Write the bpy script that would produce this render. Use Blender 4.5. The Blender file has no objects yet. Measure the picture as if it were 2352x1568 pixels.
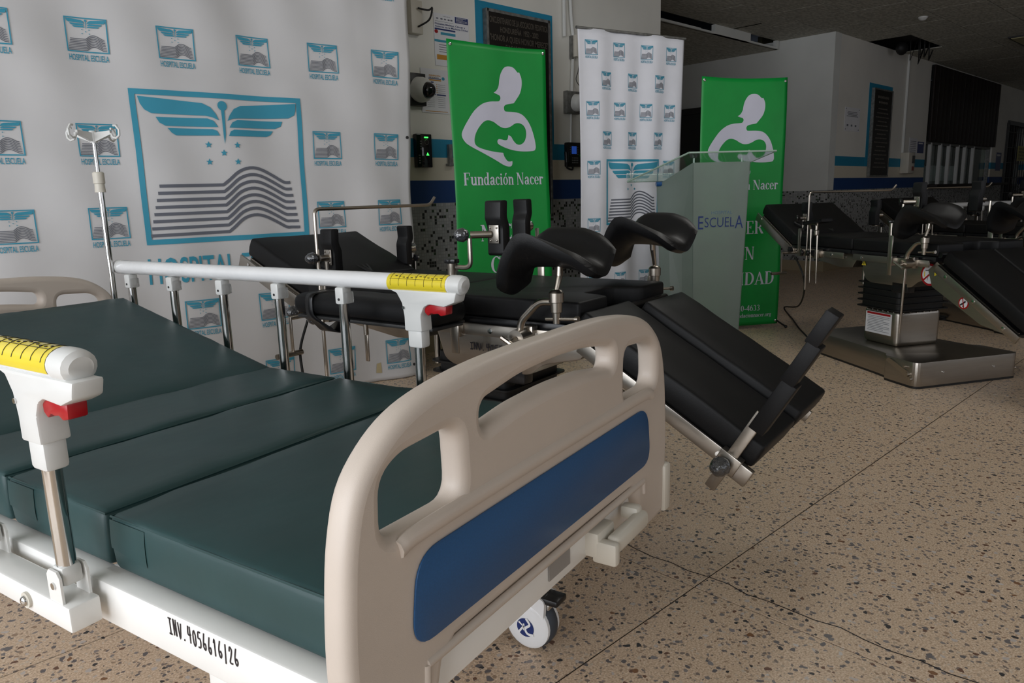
import bpy, bmesh, math, random
from mathutils import Vector as V, Matrix as Mx
from math import sin, cos, pi, radians as R
random.seed(7)
S = bpy.context.scene
COL = S.collection
# ------------------------------------------------------------------ camera
IW, IH, FP, HC = 2352, 1568, 1684.8, 1.05
def _axes(yaw, pitch, roll):
    w = V((cos(yaw)*cos(pitch), sin(yaw)*cos(pitch), -sin(pitch)))
    r = V((sin(yaw), -cos(yaw), 0)); u = r.cross(w)
    return cos(roll)*r+sin(roll)*u, -sin(roll)*r+cos(roll)*u, w
CR, CU, CW = _axes(R(46.265), R(11.174), R(-1.585))
CC = V((0, 0, HC))
cam = bpy.data.objects.new('camera', bpy.data.cameras.new('camera'))
COL.objects.link(cam)
cam.data.sensor_width = 36; cam.data.lens = 36*FP/IW; cam.data.clip_start = .02
m = Mx((CR, CU, -CW)).transposed().to_4x4(); m.translation = CC
cam.matrix_world = m
S.camera = cam
# ------------------------------------------------------------------ light
wd = bpy.data.worlds.new('world'); S.world = wd; wd.use_nodes = True
wd.node_tree.nodes['Background'].inputs[0].default_value = (.62, .74, 1, 1)
wd.node_tree.nodes['Background'].inputs[1].default_value = .6
def area(name, loc, target, sx, sy, power, col):
    l = bpy.data.lights.new(name, 'AREA'); l.shape = 'RECTANGLE'; l.size = sx; l.size_y = sy
    l.energy = power; l.color = col
    o = bpy.data.objects.new(name, l); COL.objects.link(o); o.location = loc
    o.rotation_euler = (V(target)-V(loc)).to_track_quat('-Z', 'Y').to_euler()
    return o
# daylight entering by the glazed entrance front in the left wall
area('entrance_daylight', (-2.75, .6, 1.55), (0, .6, 1.5), 4.6, 2.4, 205, (.94, .965, 1))
area('rear_fill_light', (1.5, -3.72, 1.75), (1.5, 0, 1.55), 3.2, 1.6, 16, (1, .95, .9))  # unseen light added behind the camera as soft frontal fill
area('side_fill_light', (6.2, -3.72, 1.75), (6.2, 0, 1.2), 4.0, 1.6, 17, (1, .95, .88))  # unseen light added to lift floor, ceiling and walls at the right
S.view_settings.view_transform = 'Standard'; S.view_settings.look = 'None'
S.view_settings.exposure = -.1; S.view_settings.gamma = 1; S.view_settings.use_curve_mapping = False

# ------------------------------------------------------------------ pixel helpers
def ray(x, y): return (x-IW/2)*CR-(y-IH/2)*CU+FP*CW
def onz(x, y, z):
    d = ray(x, y); return CC+d*((z-HC)/d.z)
def onp(x, y, p0, n):
    d = ray(x, y); return CC+d*((V(p0)-CC).dot(n)/d.dot(n))
def atd(x, y, dep): return CC+ray(x, y)*(dep/FP)
def wy(x, y, Y=4.0):
    p = onp(x, y, (0, Y, 0), V((0, 1, 0))); return p.x, p.z
# ------------------------------------------------------------------ materials
MATS = {}
def mat(name, col, rough=.5, metal=0, bump=0, bscale=40, var=0, vscale=6, spec=.5, trans=0, alpha=1, emit=0, coat=0, stretch=None, ior=1.45):
    if name in MATS: return MATS[name]
    m = bpy.data.materials.new(name); m.use_nodes = True; MATS[name] = m
    nt = m.node_tree; N = nt.nodes; L = nt.links; b = N['Principled BSDF']
    c = tuple(col)+(1,) if len(col) == 3 else col
    b.inputs['Base Color'].default_value = c; b.inputs['Roughness'].default_value = rough
    b.inputs['Metallic'].default_value = metal; b.inputs['Specular IOR Level'].default_value = spec
    b.inputs['Transmission Weight'].default_value = trans; b.inputs['Alpha'].default_value = alpha
    b.inputs['Coat Weight'].default_value = coat; b.inputs['IOR'].default_value = ior
    if emit:
        b.inputs['Emission Color'].default_value = c; b.inputs['Emission Strength'].default_value = emit
    tc = N.new('ShaderNodeTexCoord'); out = tc.outputs['Object']
    if stretch:
        mp = N.new('ShaderNodeMapping'); mp.inputs['Scale'].default_value = stretch
        L.new(out, mp.inputs[0]); out = mp.outputs[0]
    nz = N.new('ShaderNodeTexNoise'); nz.inputs['Scale'].default_value = vscale; nz.inputs['Detail'].default_value = 3
    L.new(out, nz.inputs['Vector'])
    v = var if var else .04
    mr = N.new('ShaderNodeMapRange'); mr.inputs[1].default_value = .3; mr.inputs[2].default_value = .7
    mr.inputs[3].default_value = 1-v; mr.inputs[4].default_value = 1+v
    L.new(nz.outputs[0], mr.inputs[0])
    mx = N.new('ShaderNodeVectorMath'); mx.operation = 'SCALE'
    mx.inputs[0].default_value = c[:3]; L.new(mr.outputs[0], mx.inputs['Scale'])
    L.new(mx.outputs[0], b.inputs['Base Color'])
    if bump:
        n2 = N.new('ShaderNodeTexNoise'); n2.inputs['Scale'].default_value = bscale; n2.inputs['Detail'].default_value = 2
        L.new(out, n2.inputs['Vector'])
        bp = N.new('ShaderNodeBump'); bp.inputs['Strength'].default_value = bump; bp.inputs['Distance'].default_value = .01
        L.new(n2.outputs[0], bp.inputs['Height']); L.new(bp.outputs[0], b.inputs['Normal'])
    return m
def nodes(name, rough=.5):
    m = bpy.data.materials.new(name); m.use_nodes = True; MATS[name] = m
    nt = m.node_tree; b = nt.nodes['Principled BSDF']; b.inputs['Roughness'].default_value = rough
    return m, nt.nodes, nt.links, b
def mth(N, L, op, a, b=None):
    n = N.new('ShaderNodeMath'); n.operation = op
    for i, x in enumerate((a, b)):
        if x is None: continue
        if isinstance(x, (int, float)): n.inputs[i].default_value = x
        else: L.new(x, n.inputs[i])
    return n.outputs[0]
def mixc(N, L, fac, a, b):
    n = N.new('ShaderNodeMix'); n.data_type = 'RGBA'
    for sock, x in ((n.inputs[0], fac), (n.inputs[6], a), (n.inputs[7], b)):
        if isinstance(x, (int, float)): sock.default_value = x
        elif isinstance(x, tuple): sock.default_value = x+(1,) if len(x) == 3 else x
        else: L.new(x, sock)
    return n.outputs[2]
def ramp(N, L, fac, stops, const=False):
    n = N.new('ShaderNodeValToRGB'); r = n.color_ramp
    if const: r.interpolation = 'CONSTANT'
    while len(r.elements) < len(stops): r.elements.new(.5)
    for e, (p, c) in zip(r.elements, stops):
        e.position = p; e.color = tuple(c)+(1,)
    L.new(fac, n.inputs[0]); return n.outputs[0]

def terrazzo():
    m, N, L, b = nodes('terrazzo', .34)
    tc = N.new('ShaderNodeTexCoord'); src = N.new('ShaderNodeVectorMath'); src.operation = 'ADD'
    nz = N.new('ShaderNodeTexNoise'); nz.inputs['Scale'].default_value = 45; nz.inputs['Detail'].default_value = 3
    geo = N.new('ShaderNodeNewGeometry'); L.new(geo.outputs['Position'], nz.inputs['Vector'])
    sc = N.new('ShaderNodeVectorMath'); sc.operation = 'SCALE'; sc.inputs['Scale'].default_value = .022
    L.new(nz.outputs[1], sc.inputs[0]); L.new(geo.outputs['Position'], src.inputs[0]); L.new(sc.outputs[0], src.inputs[1])
    n2 = N.new('ShaderNodeTexNoise'); n2.inputs['Scale'].default_value = 210; n2.inputs['Detail'].default_value = 4
    L.new(geo.outputs['Position'], n2.inputs['Vector'])
    n3 = N.new('ShaderNodeTexNoise'); n3.inputs['Scale'].default_value = 1.3; L.new(geo.outputs['Position'], n3.inputs['Vector'])
    base = ramp(N, L, n2.outputs[0], [(.3, (.40, .275, .18)), (.5, (.66, .485, .335)), (.7, (.84, .70, .56))])
    base = mixc(N, L, mth(N, L, 'MULTIPLY', n3.outputs[0], .35), base, (.64, .51, .38))
    for scl, thr, keep, cols in ((95, .36, .80, [(0, (.36, .25, .17)), (.2, (.24, .19, .16)), (.4, (.60, .50, .40)), (.6, (.22, .18, .155)), (.8, (.46, .36, .27))]),
                                 (46, .31, .74, [(0, (.15, .135, .135)), (.25, (.27, .235, .22)), (.42, (.17, .09, .06)), (.52, (.05, .048, .05)), (.66, (.55, .49, .45)), (.82, (.22, .20, .195))]),
                                 (27, .28, .42, [(0, (.17, .155, .155)), (.3, (.04, .042, .045)), (.45, (.25, .23, .23)), (.64, (.24, .12, .06)), (.74, (.62, .57, .53)), (.86, (.19, .175, .175))])):
        vo = N.new('ShaderNodeTexVoronoi'); vo.inputs['Scale'].default_value = scl; vo.inputs['Randomness'].default_value = 1
        L.new(src.outputs[0], vo.inputs['Vector'])
        sp = N.new('ShaderNodeSeparateColor'); L.new(vo.outputs['Color'], sp.inputs[0])
        th = mth(N, L, 'MULTIPLY', sp.outputs[2], thr); th = mth(N, L, 'ADD', th, thr*.35)
        inside = mth(N, L, 'LESS_THAN', vo.outputs['Distance'], th)
        kp = mth(N, L, 'LESS_THAN', sp.outputs[1], keep)
        fac = mth(N, L, 'MULTIPLY', inside, kp)
        base = mixc(N, L, fac, base, ramp(N, L, sp.outputs[0], cols, True))
    L.new(base, b.inputs['Base Color'])
    nr = N.new('ShaderNodeTexNoise'); nr.inputs['Scale'].default_value = 2.2; nr.inputs['Detail'].default_value = 4
    L.new(geo.outputs['Position'], nr.inputs['Vector'])
    mr = N.new('ShaderNodeMapRange'); mr.inputs[3].default_value = .28; mr.inputs[4].default_value = .5
    L.new(nr.outputs[0], mr.inputs[0]); L.new(mr.outputs[0], b.inputs['Roughness'])
    b.inputs['Specular IOR Level'].default_value = .45
    return m
def wallmat(name, stripes=True, top=(.80, .78, .72), low=(.70, .64, .52)):
    m, N, L, b = nodes(name, .6)
    geo = N.new('ShaderNodeNewGeometry'); sep = N.new('ShaderNodeSeparateXYZ'); L.new(geo.outputs['Position'], sep.inputs[0])
    z = sep.outputs[2]
    nz = N.new('ShaderNodeTexNoise'); nz.inputs['Scale'].default_value = 1.7; nz.inputs['Detail'].default_value = 6
    L.new(geo.outputs['Position'], nz.inputs['Vector'])
    dirt = N.new('ShaderNodeMapRange'); dirt.inputs[1].default_value = .35; dirt.inputs[2].default_value = .7
    L.new(nz.outputs[0], dirt.inputs[0])
    paint = mixc(N, L, dirt.outputs[0], top, tuple(x*.9 for x in top))
    def step(z0, c, prev):
        return mixc(N, L, mth(N, L, 'LESS_THAN', z, z0), prev, c)
    col = paint
    if stripes:
        col = step(1.44, (.012, .24, .40), col); col = step(1.32, low, col); col = step(1.17, (.004, .045, .18), col)
    # glass mosaic below: 2 cm squares, some black, some green
    sv = N.new('ShaderNodeVectorMath'); sv.operation = 'SCALE'; sv.inputs['Scale'].default_value = 1/.0205
    L.new(geo.outputs['Position'], sv.inputs[0])
    fl = N.new('ShaderNodeVectorMath'); fl.operation = 'FLOOR'; ad = N.new('ShaderNodeVectorMath'); ad.operation = 'ADD'
    ad.inputs[1].default_value = (.37, .37, .37)
    L.new(sv.outputs[0], ad.inputs[0]); L.new(ad.outputs[0], fl.inputs[0])
    wn = N.new('ShaderNodeTexWhiteNoise'); wn.noise_dimensions = '3D'; L.new(fl.outputs[0], wn.inputs['Vector'])
    til = ramp(N, L, wn.outputs['Value'], [(0, (.012, .012, .013)), (.13, (.02, .045, .015)), (.19, (.33, .34, .34)), (.45, (.42, .42, .42)), (.7, (.36, .37, .38))], True)
    fr = N.new('ShaderNodeVectorMath'); fr.operation = 'FRACTION'; L.new(ad.outputs[0], fr.inputs[0])
    sf = N.new('ShaderNodeSeparateXYZ'); L.new(fr.outputs[0], sf.inputs[0])
    gx = mth(N, L, 'LESS_THAN', sf.outputs[0 if stripes else 1], .13); gz = mth(N, L, 'LESS_THAN', sf.outputs[2], .13)
    til = mixc(N, L, mth(N, L, 'MAXIMUM', gx, gz), til, (.27, .27, .26))
    col = step(1.02, til, col)
    col = step(.13, (.40, .33, .22), col)
    L.new(col, b.inputs['Base Color'])
    return m
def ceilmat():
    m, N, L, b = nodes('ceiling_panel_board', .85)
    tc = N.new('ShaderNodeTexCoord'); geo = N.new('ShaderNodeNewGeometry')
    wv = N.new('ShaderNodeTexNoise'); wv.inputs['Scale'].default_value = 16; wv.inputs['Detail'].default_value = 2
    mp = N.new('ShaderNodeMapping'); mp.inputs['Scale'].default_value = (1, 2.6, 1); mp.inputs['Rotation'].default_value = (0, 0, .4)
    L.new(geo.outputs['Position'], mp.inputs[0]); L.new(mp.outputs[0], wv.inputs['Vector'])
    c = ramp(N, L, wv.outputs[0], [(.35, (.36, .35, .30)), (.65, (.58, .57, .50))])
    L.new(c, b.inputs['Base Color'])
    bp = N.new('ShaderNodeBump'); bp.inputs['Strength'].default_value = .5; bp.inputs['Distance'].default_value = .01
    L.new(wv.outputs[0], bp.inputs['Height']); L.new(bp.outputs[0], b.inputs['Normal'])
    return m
TERR = terrazzo(); WALL = wallmat('painted_wall'); WALLW = wallmat('side_wall_paint', False, (.74, .75, .72)); CEIL = ceilmat()
WHITE = mat('white_enamel', (.80, .79, .76), .22, coat=.3)
IVORY = mat('ivory_plastic', (.55, .475, .41), .42, bump=.06, bscale=900)
CREAM = mat('cream_plastic', (.62, .58, .50), .4)
BLUEP = mat('blue_laminate', (.012, .075, .20), .38, bump=.05, bscale=1200, var=.08, vscale=300)
GREENM = mat('dark_green_nylon', (.014, .046, .047), .46, bump=.10, bscale=9, stretch=(1, 1.6, 1), var=.08, spec=.5)
CHROME = mat('chrome', (.62, .62, .61), .10, 1)
STEEL = mat('brushed_steel', (.38, .35, .31), .33, 1, bump=.03, bscale=300, stretch=(1, 1, 12))
STEELR = mat('satin_rod_steel', (.42, .38, .33), .28, 1)
BLACKL = mat('black_leatherette', (.0065, .0065, .007), .5, bump=.10, bscale=700, spec=.26)
BLACKF = mat('black_foam_pad', (.006, .006, .0065), .46, bump=.05, bscale=300, spec=.32)
BLACKP = mat('black_plastic', (.008, .008, .009), .3)
BLACKR = mat('black_rubber', (.012, .012, .012), .55)
KNOBW = mat('wrapped_black_knob', (.03, .032, .036), .14, bump=.9, bscale=70, spec=1, coat=.8)
CLEAR = mat('clear_wrap', (.8, .8, .8), .08, trans=.9, ior=1.2)
RED = mat('red_plastic', (.36, .008, .012), .28)
YEL = mat('yellow_sticker', (.75, .60, .03), .3, coat=.5)
INK = mat('marker_ink', (.01, .008, .012), .5)
CYAN = mat('print_cyan', (.045, .30, .43), .6)
GREY = mat('print_grey', (.13, .14, .17), .6)
CLOTH = mat('backdrop_vinyl', (.62, .615, .62), .55, bump=.10, bscale=3, var=.05, vscale=2)
CLOTH2 = mat('banner_cloth', (.76, .77, .83), .55, bump=.05, bscale=8)
GREENB = mat('green_vinyl', (0, .27, .038), .42, bump=.05, bscale=4, var=.06)
LILAC = mat('print_white', (.58, .58, .68), .5)
NAVY = mat('print_navy', (.012, .03, .15), .4)
FROST = mat('frosted_acrylic', (.34, .41, .37), .45, trans=.55, ior=1.2, spec=.3)
ACRYL = mat('clear_acrylic', (.86, .95, .90), .04, trans=.96, ior=1.45)
ACEDGE = mat('acrylic_edge', (.45, .60, .50), .15, trans=.3)
DARKW = mat('dark_wood', (.010, .0035, .0022), .6, var=.3, vscale=4, stretch=(6, 1, .4))
PAPER = mat('paper', (.76, .76, .79), .7)
PLAQ = mat('bronze_plaque', (.018, .015, .013), .4, .4, bump=.1, bscale=200)
PLAQT = mat('raised_bronze_letter', (.19, .165, .14), .4, .7)
CYANP = mat('cyan_wall_paint', (.012, .24, .40), .6)
DARK = mat('dark_void', (.004, .004, .004), .9)
GALV = mat('galvanised_box', (.22, .22, .21), .5, .6, var=.3, vscale=30)
WHITEP = mat('white_plastic', (.66, .66, .64), .35)
GLASS = mat('black_glass', (.01, .01, .012), .05, spec=.8)
SCREEN = mat('blue_screen', (.02, .07, .35), .2, emit=.5)
LEDG = mat('green_led', (.05, .9, .1), .3, emit=2.2)
TYRE = mat('grey_tyre', (.05, .06, .075), .5)
CASW = mat('castor_white', (.82, .83, .84), .2)
ORANGE = mat('print_orange', (.55, .26, .03), .5)
DGREY = mat('dark_grey_metal', (.04, .04, .04), .45, .5)
# ------------------------------------------------------------------ mesh builder
def frame(x, y, z, o=(0, 0, 0)):
    m = Mx((V(x), V(y), V(z))).transposed().to_4x4(); m.translation = V(o); return m
def look(p, d, up=(0, 0, 1)):
    d = V(d).normalized(); u = V(up)
    if abs(d.dot(u)) > .98: u = V((1, 0, 0))
    x = u.cross(d).normalized(); return frame(x, d.cross(x), d, p)
def fil(pts, rad=.02, k=5, closed=False):
    pts = [V(p) for p in pts]; out = []; n = len(pts)
    for i, p in enumerate(pts):
        if not closed and i in (0, n-1): out.append(p); continue
        a, b = pts[i-1], pts[(i+1) % n]
        da, db = a-p, b-p; r = min(rad, da.length*.48, db.length*.48)
        p0, p1 = p+da.normalized()*r, p+db.normalized()*r
        for j in range(k+1):
            t = j/k; out.append(p0*(1-t)**2+p*2*t*(1-t)+p1*t*t)
    return out
def crv(pts, k=6, closed=True):
    n = len(pts); out = []
    P = [V(p) for p in pts]
    for i in range(n if closed else n-1):
        a, b, c, d = P[(i-1) % n] if closed or i else P[0], P[i], P[(i+1) % n], P[(i+2) % n] if closed or i+2 < n else P[-1]
        for j in range(k):
            t = j/k
            out.append(.5*((2*b)+(c-a)*t+(2*a-5*b+4*c-d)*t*t+(3*b-a-3*c+d)*t**3))
    if not closed: out.append(P[-1])
    return out
class MB:
    def __init__(s): s.v = []; s.f = []; s.m = []; s.mats = []; s.cur = 0
    def use(s, material):
        if material not in s.mats: s.mats.append(material)
        s.cur = s.mats.index(material); return s
    def add(s, vs, fs, M=None):
        o = len(s.v)
        s.v += [(M @ V(p)) if M else V(p) for p in vs]
        for f in fs: s.f.append([i+o for i in f]); s.m.append(s.cur)
        return s
    def bm(s, b, M=None):
        b.verts.index_update()
        s.add([v.co.copy() for v in b.verts], [[v.index for v in f.verts] for f in b.faces], M); b.free(); return s
    def box(s, c, d, M=None, bev=0, seg=2):
        b = bmesh.new(); bmesh.ops.create_cube(b, size=1)
        for v in b.verts: v.co = V((v.co.x*d[0], v.co.y*d[1], v.co.z*d[2]))
        if bev: bmesh.ops.bevel(b, geom=b.edges[:], offset=min(bev, min(d)*.49), segments=seg, profile=.5, affect='EDGES')
        return s.bm(b, (M or Mx())@Mx.Translation(V(c)))
    def cyl(s, p0, p1, r0, r1=None, n=14, cap=True):
        r1 = r0 if r1 is None else r1; p0, p1 = V(p0), V(p1)
        M = look(p0, p1-p0); h = (p1-p0).length
        vs = [(r0*cos(2*pi*i/n), r0*sin(2*pi*i/n), 0) for i in range(n)]+[(r1*cos(2*pi*i/n), r1*sin(2*pi*i/n), h) for i in range(n)]
        fs = [[i, (i+1) % n, n+(i+1) % n, n+i] for i in range(n)]
        if cap: fs += [list(range(n))[::-1], list(range(n, 2*n))]
        return s.add(vs, fs, M)
    def lathe(s, prof, M=None, n=18):
        vs = [(r*cos(2*pi*i/n), r*sin(2*pi*i/n), z) for r, z in prof for i in range(n)]
        fs = [[j*n+i, j*n+(i+1) % n, (j+1)*n+(i+1) % n, (j+1)*n+i] for j in range(len(prof)-1) for i in range(n)]
        fs += [list(range(n))[::-1], [(len(prof)-1)*n+i for i in range(n)]]
        return s.add(vs, fs, M)
    def tube(s, pts, r, n=9, sy=1, closed=False, up=None):
        pts = [V(p) for p in pts]; N = len(pts); vs = []; u = None
        for i, p in enumerate(pts):
            if closed: d = (pts[(i+1) % N]-pts[i-1]).normalized()
            else: d = ((pts[min(i+1, N-1)]-pts[max(i-1, 0)])).normalized()
            if u is None:
                u = V(up) if up else (V((0, 0, 1)) if abs(d.z) < .9 else V((1, 0, 0)))
            u = (u-d*u.dot(d)).normalized(); w = d.cross(u)
            rr = r(i/(N-1)) if callable(r) else r
            vs += [p+u*(rr*sy*cos(2*pi*k/n))+w*(rr*sin(2*pi*k/n)) for k in range(n)]
        K = N if closed else N-1
        fs = [[(i % N)*n+k, (i % N)*n+(k+1) % n, ((i+1) % N)*n+(k+1) % n, ((i+1) % N)*n+k] for i in range(K) for k in range(n)]
        if not closed: fs += [list(range(n))[::-1], [(N-1)*n+k for k in range(n)]]
        return s.add(vs, fs)
    def prism(s, poly, d0, d1, M=None, bev=0, seg=2):
        b = bmesh.new(); vs = [b.verts.new((p[0], p[1], d0)) for p in poly]
        f = b.faces.new(vs); b.normal_update()
        r = bmesh.ops.extrude_face_region(b, geom=[f])
        for g in r['geom']:
            if isinstance(g, bmesh.types.BMVert): g.co.z += d1-d0
        bmesh.ops.recalc_face_normals(b, faces=b.faces[:])
        if bev: bmesh.ops.bevel(b, geom=b.edges[:], offset=bev, segments=seg, profile=.5, affect='EDGES', clamp_overlap=True)
        return s.bm(b, M)
    def ball(s, c, r, sc=(1, 1, 1), n=14):
        b = bmesh.new(); bmesh.ops.create_uvsphere(b, u_segments=n, v_segments=n*2//3, radius=r)
        for v in b.verts: v.co = V((v.co.x*sc[0], v.co.y*sc[1], v.co.z*sc[2]))
        return s.bm(b, Mx.Translation(V(c)))
    def grid(s, fn, nu, nv):
        vs = [fn(i/nu, j/nv) for j in range(nv+1) for i in range(nu+1)]
        fs = [[j*(nu+1)+i, j*(nu+1)+i+1, (j+1)*(nu+1)+i+1, (j+1)*(nu+1)+i] for j in range(nv) for i in range(nu)]
        return s.add(vs, fs)
    def poly2(s, poly, mp):
        """flat print: polygon in 2-D mapped onto a surface"""
        b = bmesh.new(); f = b.faces.new([b.verts.new((p[0], p[1], 0)) for p in poly])
        bmesh.ops.triangulate(b, faces=[f]); b.verts.index_update()
        s.add([mp(v.co.x, v.co.y) for v in b.verts], [[v.index for v in g.verts] for g in b.faces]); b.free(); return s
    def strip(s, pts, w, mp, cap=True):
        pts = [V((p[0], p[1])) for p in pts]; vs = []
        for i, p in enumerate(pts):
            d = (pts[min(i+1, len(pts)-1)]-pts[max(i-1, 0)]).normalized(); nn = V((-d.y, d.x))*w*.5
            e = d*w*.4*(cap and (i == len(pts)-1))-d*w*.4*(cap and (i == 0))
            vs += [mp(*(p+nn+e)), mp(*(p-nn+e))]
        return s.add(vs, [[2*i, 2*i+1, 2*i+3, 2*i+2] for i in range(len(pts)-1)])
    def text(s, t, mp, x0, y0, w, h, bold=0.0, align='L'):
        vs, fs = text_mesh(t, bold)
        return s.add([mp(x0+v[0]*w, y0+v[1]*h) for v in vs], fs)
    def build(s, name, material=None, parent=None, ang=35, **kw):
        me = bpy.data.meshes.new(name); me.from_pydata([tuple(v) for v in s.v], [], s.f)
        ml = s.mats if s.mats else [material]
        for q in ml: me.materials.append(q)
        if len(ml) > 1: me.polygons.foreach_set('material_index', s.m)
        me.polygons.foreach_set('use_smooth', [True]*len(me.polygons))
        me.update(); me.set_sharp_from_angle(angle=R(ang))
        o = bpy.data.objects.new(name, me); COL.objects.link(o)
        if parent: o.parent = parent
        for k, v in kw.items(): o[k] = v
        return o
_TM = {}
def text_mesh(t, bold=0.0):
    """text outline from the built-in font, normalised to width 1 and cap height 1"""
    if (t, bold) in _TM: return _TM[(t, bold)]
    cu = bpy.data.curves.new('t', 'FONT'); cu.body = t; cu.size = 1; cu.resolution_u = 3; cu.offset = bold
    o = bpy.data.objects.new('t', cu); COL.objects.link(o)
    me = bpy.data.meshes.new_from_object(o.evaluated_get(bpy.context.evaluated_depsgraph_get()))
    vs = [v.co.copy() for v in me.vertices]; fs = [list(p.vertices) for p in me.polygons]
    bpy.data.objects.remove(o); bpy.data.curves.remove(cu); bpy.data.meshes.remove(me)
    x0 = min(v.x for v in vs); x1 = max(v.x for v in vs)
    _TM[(t, bold)] = ([((v.x-x0)/(x1-x0), v.y/.73) for v in vs], fs)
    return _TM[(t, bold)]
def thing(name, label, cat, loc=(0, 0, 0), rz=0, group=None, kind=None):
    o = bpy.data.objects.new(name, None); o.empty_display_size = .1; COL.objects.link(o)
    o.location = loc; o.rotation_euler = (0, 0, rz); tag(o, label, cat, group, kind); return o
def tag(o, label, cat, group=None, kind=None):
    if label: o['label'] = label
    if cat: o['category'] = cat
    if group: o['group'] = group
    if kind: o['kind'] = kind
    return o
def struct(name, mb, material, label=None, **k):
    o = mb.build(name, material, **k); o['kind'] = 'structure'
    if label: o['label'] = label
    return o
bpy.context.view_layer.update()
# ================================================================== SETTING
X0, X1, YB, ZC = -2.6, 20.0, -3.6, 2.89
fl = struct('floor', MB().box(((X0+X1)/2, 1.7, -.0222), (X1-X0+.4, 11, .04)), mat('floor_joint', (.035, .022, .014), .8), 'polished beige terrazzo floor in large cast slabs with thin dark joints')
xs = [.72+.88*k for k in range(-4, 24)]; ys = [.985+.93*k for k in range(-5, 7)]
slab = MB().box((.44, .465, -.0075), (.8755, .9250, .015)).build('floor_slab', TERR, fl)
first = True
for x in xs:
    for y in ys:
        if x < X0-.1 or x > 12 or y < YB-.3 or y > 6.2: continue
        o = slab if first else bpy.data.objects.new('floor_slab', slab.data)
        if not first: COL.objects.link(o); o.parent = fl
        first = False; o.location = (x, y, 0)
MB().box((16.4, 1.9, -.0075), (7.2, 10.4, .015)).build('floor_slab', TERR, fl)
crack = [(1.668+.006*sin(k*2.3)+.004*sin(k*5.1), .985+.93*.0-.9+k*.06) for k in range(32)]
MB().strip(crack, .0035, lambda x, y: V((x, y, .0006))).build('floor_crack', INK, fl)
# --- walls
wb = struct('wall_back', MB().box(((X0+5.74)/2, 4.09, ZC/2), (5.74-X0, .18, ZC)), WALL, 'off-white lobby wall with blue stripes over grey glass mosaic')
struct('wall_recess_left', MB().box((5.65, 5.7, ZC/2), (.18, 3.05, ZC)), WALLW)
struct('wall_recess_right', MB().box((9.44, 5.6, ZC/2), (.18, 3.21, ZC)), WALLW, 'plain white recess wall with grey mosaic dado behind the green banner')
struct('wall_recess_back', MB().box((7.5, 7.29, ZC/2), (4.0, .18, ZC)), WALLW)
wr = MB()
wr.box(((9.535+12.88)/2, 4.09, ZC/2), (12.88-9.53, .18, ZC)); wr.box((17.1, 4.09, ZC/2), (.9, .18, ZC))
wr.box(((12.88+16.65)/2, 4.09, .515), (16.65-12.88, .18, 1.03)); wr.box(((12.88+16.65)/2, 4.09, 2.87), (3.77, .18, .04))
wr.box((18.85, 4.09, 2.55), (2.6, .18, .68)); wr.box((19.9, 4.09, 1.1), (.5, .18, 2.22))
struct('wall_right', wr, WALL, 'blue-striped wall with mosaic dado running away past the reception window')
struct('wall_far', MB().box((X1+.09, 1.5, ZC/2), (.18, 10.5, ZC)), WALLW)
struct('wall_near', MB().box((-1.4, YB-.09, ZC/2), (2.6, .18, ZC)).box((3.65, YB-.09, ZC/2), (1.1, .18, ZC)).box((14.2, YB-.09, ZC/2), (11.9, .18, ZC)).box((1.5, YB-.09, .45), (3.3, .18, .9)).box((6.2, YB-.09, .45), (4.2, .18, .9)).box((6.2, YB-.09, 2.72), (4.2, .18, .34)).box((1.5, YB-.09, 2.72), (3.3, .18, .34)), WALLW)
struct('wall_left', MB().box((X0-.09, -2.7, ZC/2), (.18, 1.9, ZC)).box((X0-.09, 3.55, ZC/2), (.18, 1.2, ZC)).box((X0-.09, .6, 2.83), (.18, 4.8, .12)).box((X0-.09, .6, .14), (.18, 4.8, .28)), WALLW)
w1 = MB()
for y in (-1.72, -.6, .5, 1.6, 2.92): w1.box((X0-.05, y, 1.53), (.06, .05, 2.5))
for z in (.30, 1.1, 1.9, 2.75): w1.box((X0-.05, .6, z), (.055, 4.7, .05))
struct('window_1', w1, WHITEP, 'glazed entrance front with white bars')
w2 = MB()
for x in (-.1, .75, 1.55, 2.35, 3.1): w2.box((x, YB-.05, 1.72), (.05, .06, 1.68))
for z in (.92, 1.7, 2.53): w2.box((1.5, YB-.05, z), (3.3, .055, .05)); w2.box((6.2, YB-.05, z), (4.2, .055, .05))
struct('window_2', w2, WHITEP, 'white barred window')
# recess ceiling is lower, its edge has open dark slots
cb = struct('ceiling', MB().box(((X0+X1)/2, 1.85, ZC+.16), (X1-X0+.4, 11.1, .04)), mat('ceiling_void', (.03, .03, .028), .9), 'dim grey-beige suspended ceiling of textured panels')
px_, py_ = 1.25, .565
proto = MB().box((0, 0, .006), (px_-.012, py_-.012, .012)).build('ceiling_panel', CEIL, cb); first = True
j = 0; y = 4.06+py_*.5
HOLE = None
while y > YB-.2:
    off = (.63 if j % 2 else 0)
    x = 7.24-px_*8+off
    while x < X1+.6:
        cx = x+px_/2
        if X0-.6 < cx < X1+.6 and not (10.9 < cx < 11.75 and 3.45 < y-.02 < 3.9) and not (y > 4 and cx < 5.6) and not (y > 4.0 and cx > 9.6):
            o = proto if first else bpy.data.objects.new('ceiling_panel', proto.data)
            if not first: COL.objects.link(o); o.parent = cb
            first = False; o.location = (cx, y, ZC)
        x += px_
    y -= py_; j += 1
for x in (6.35, 7.6, 8.8): MB().box((x, 4.53, ZC+.006), (1.235, .37, .012)).build('ceiling_panel', CEIL, cb)
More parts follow.
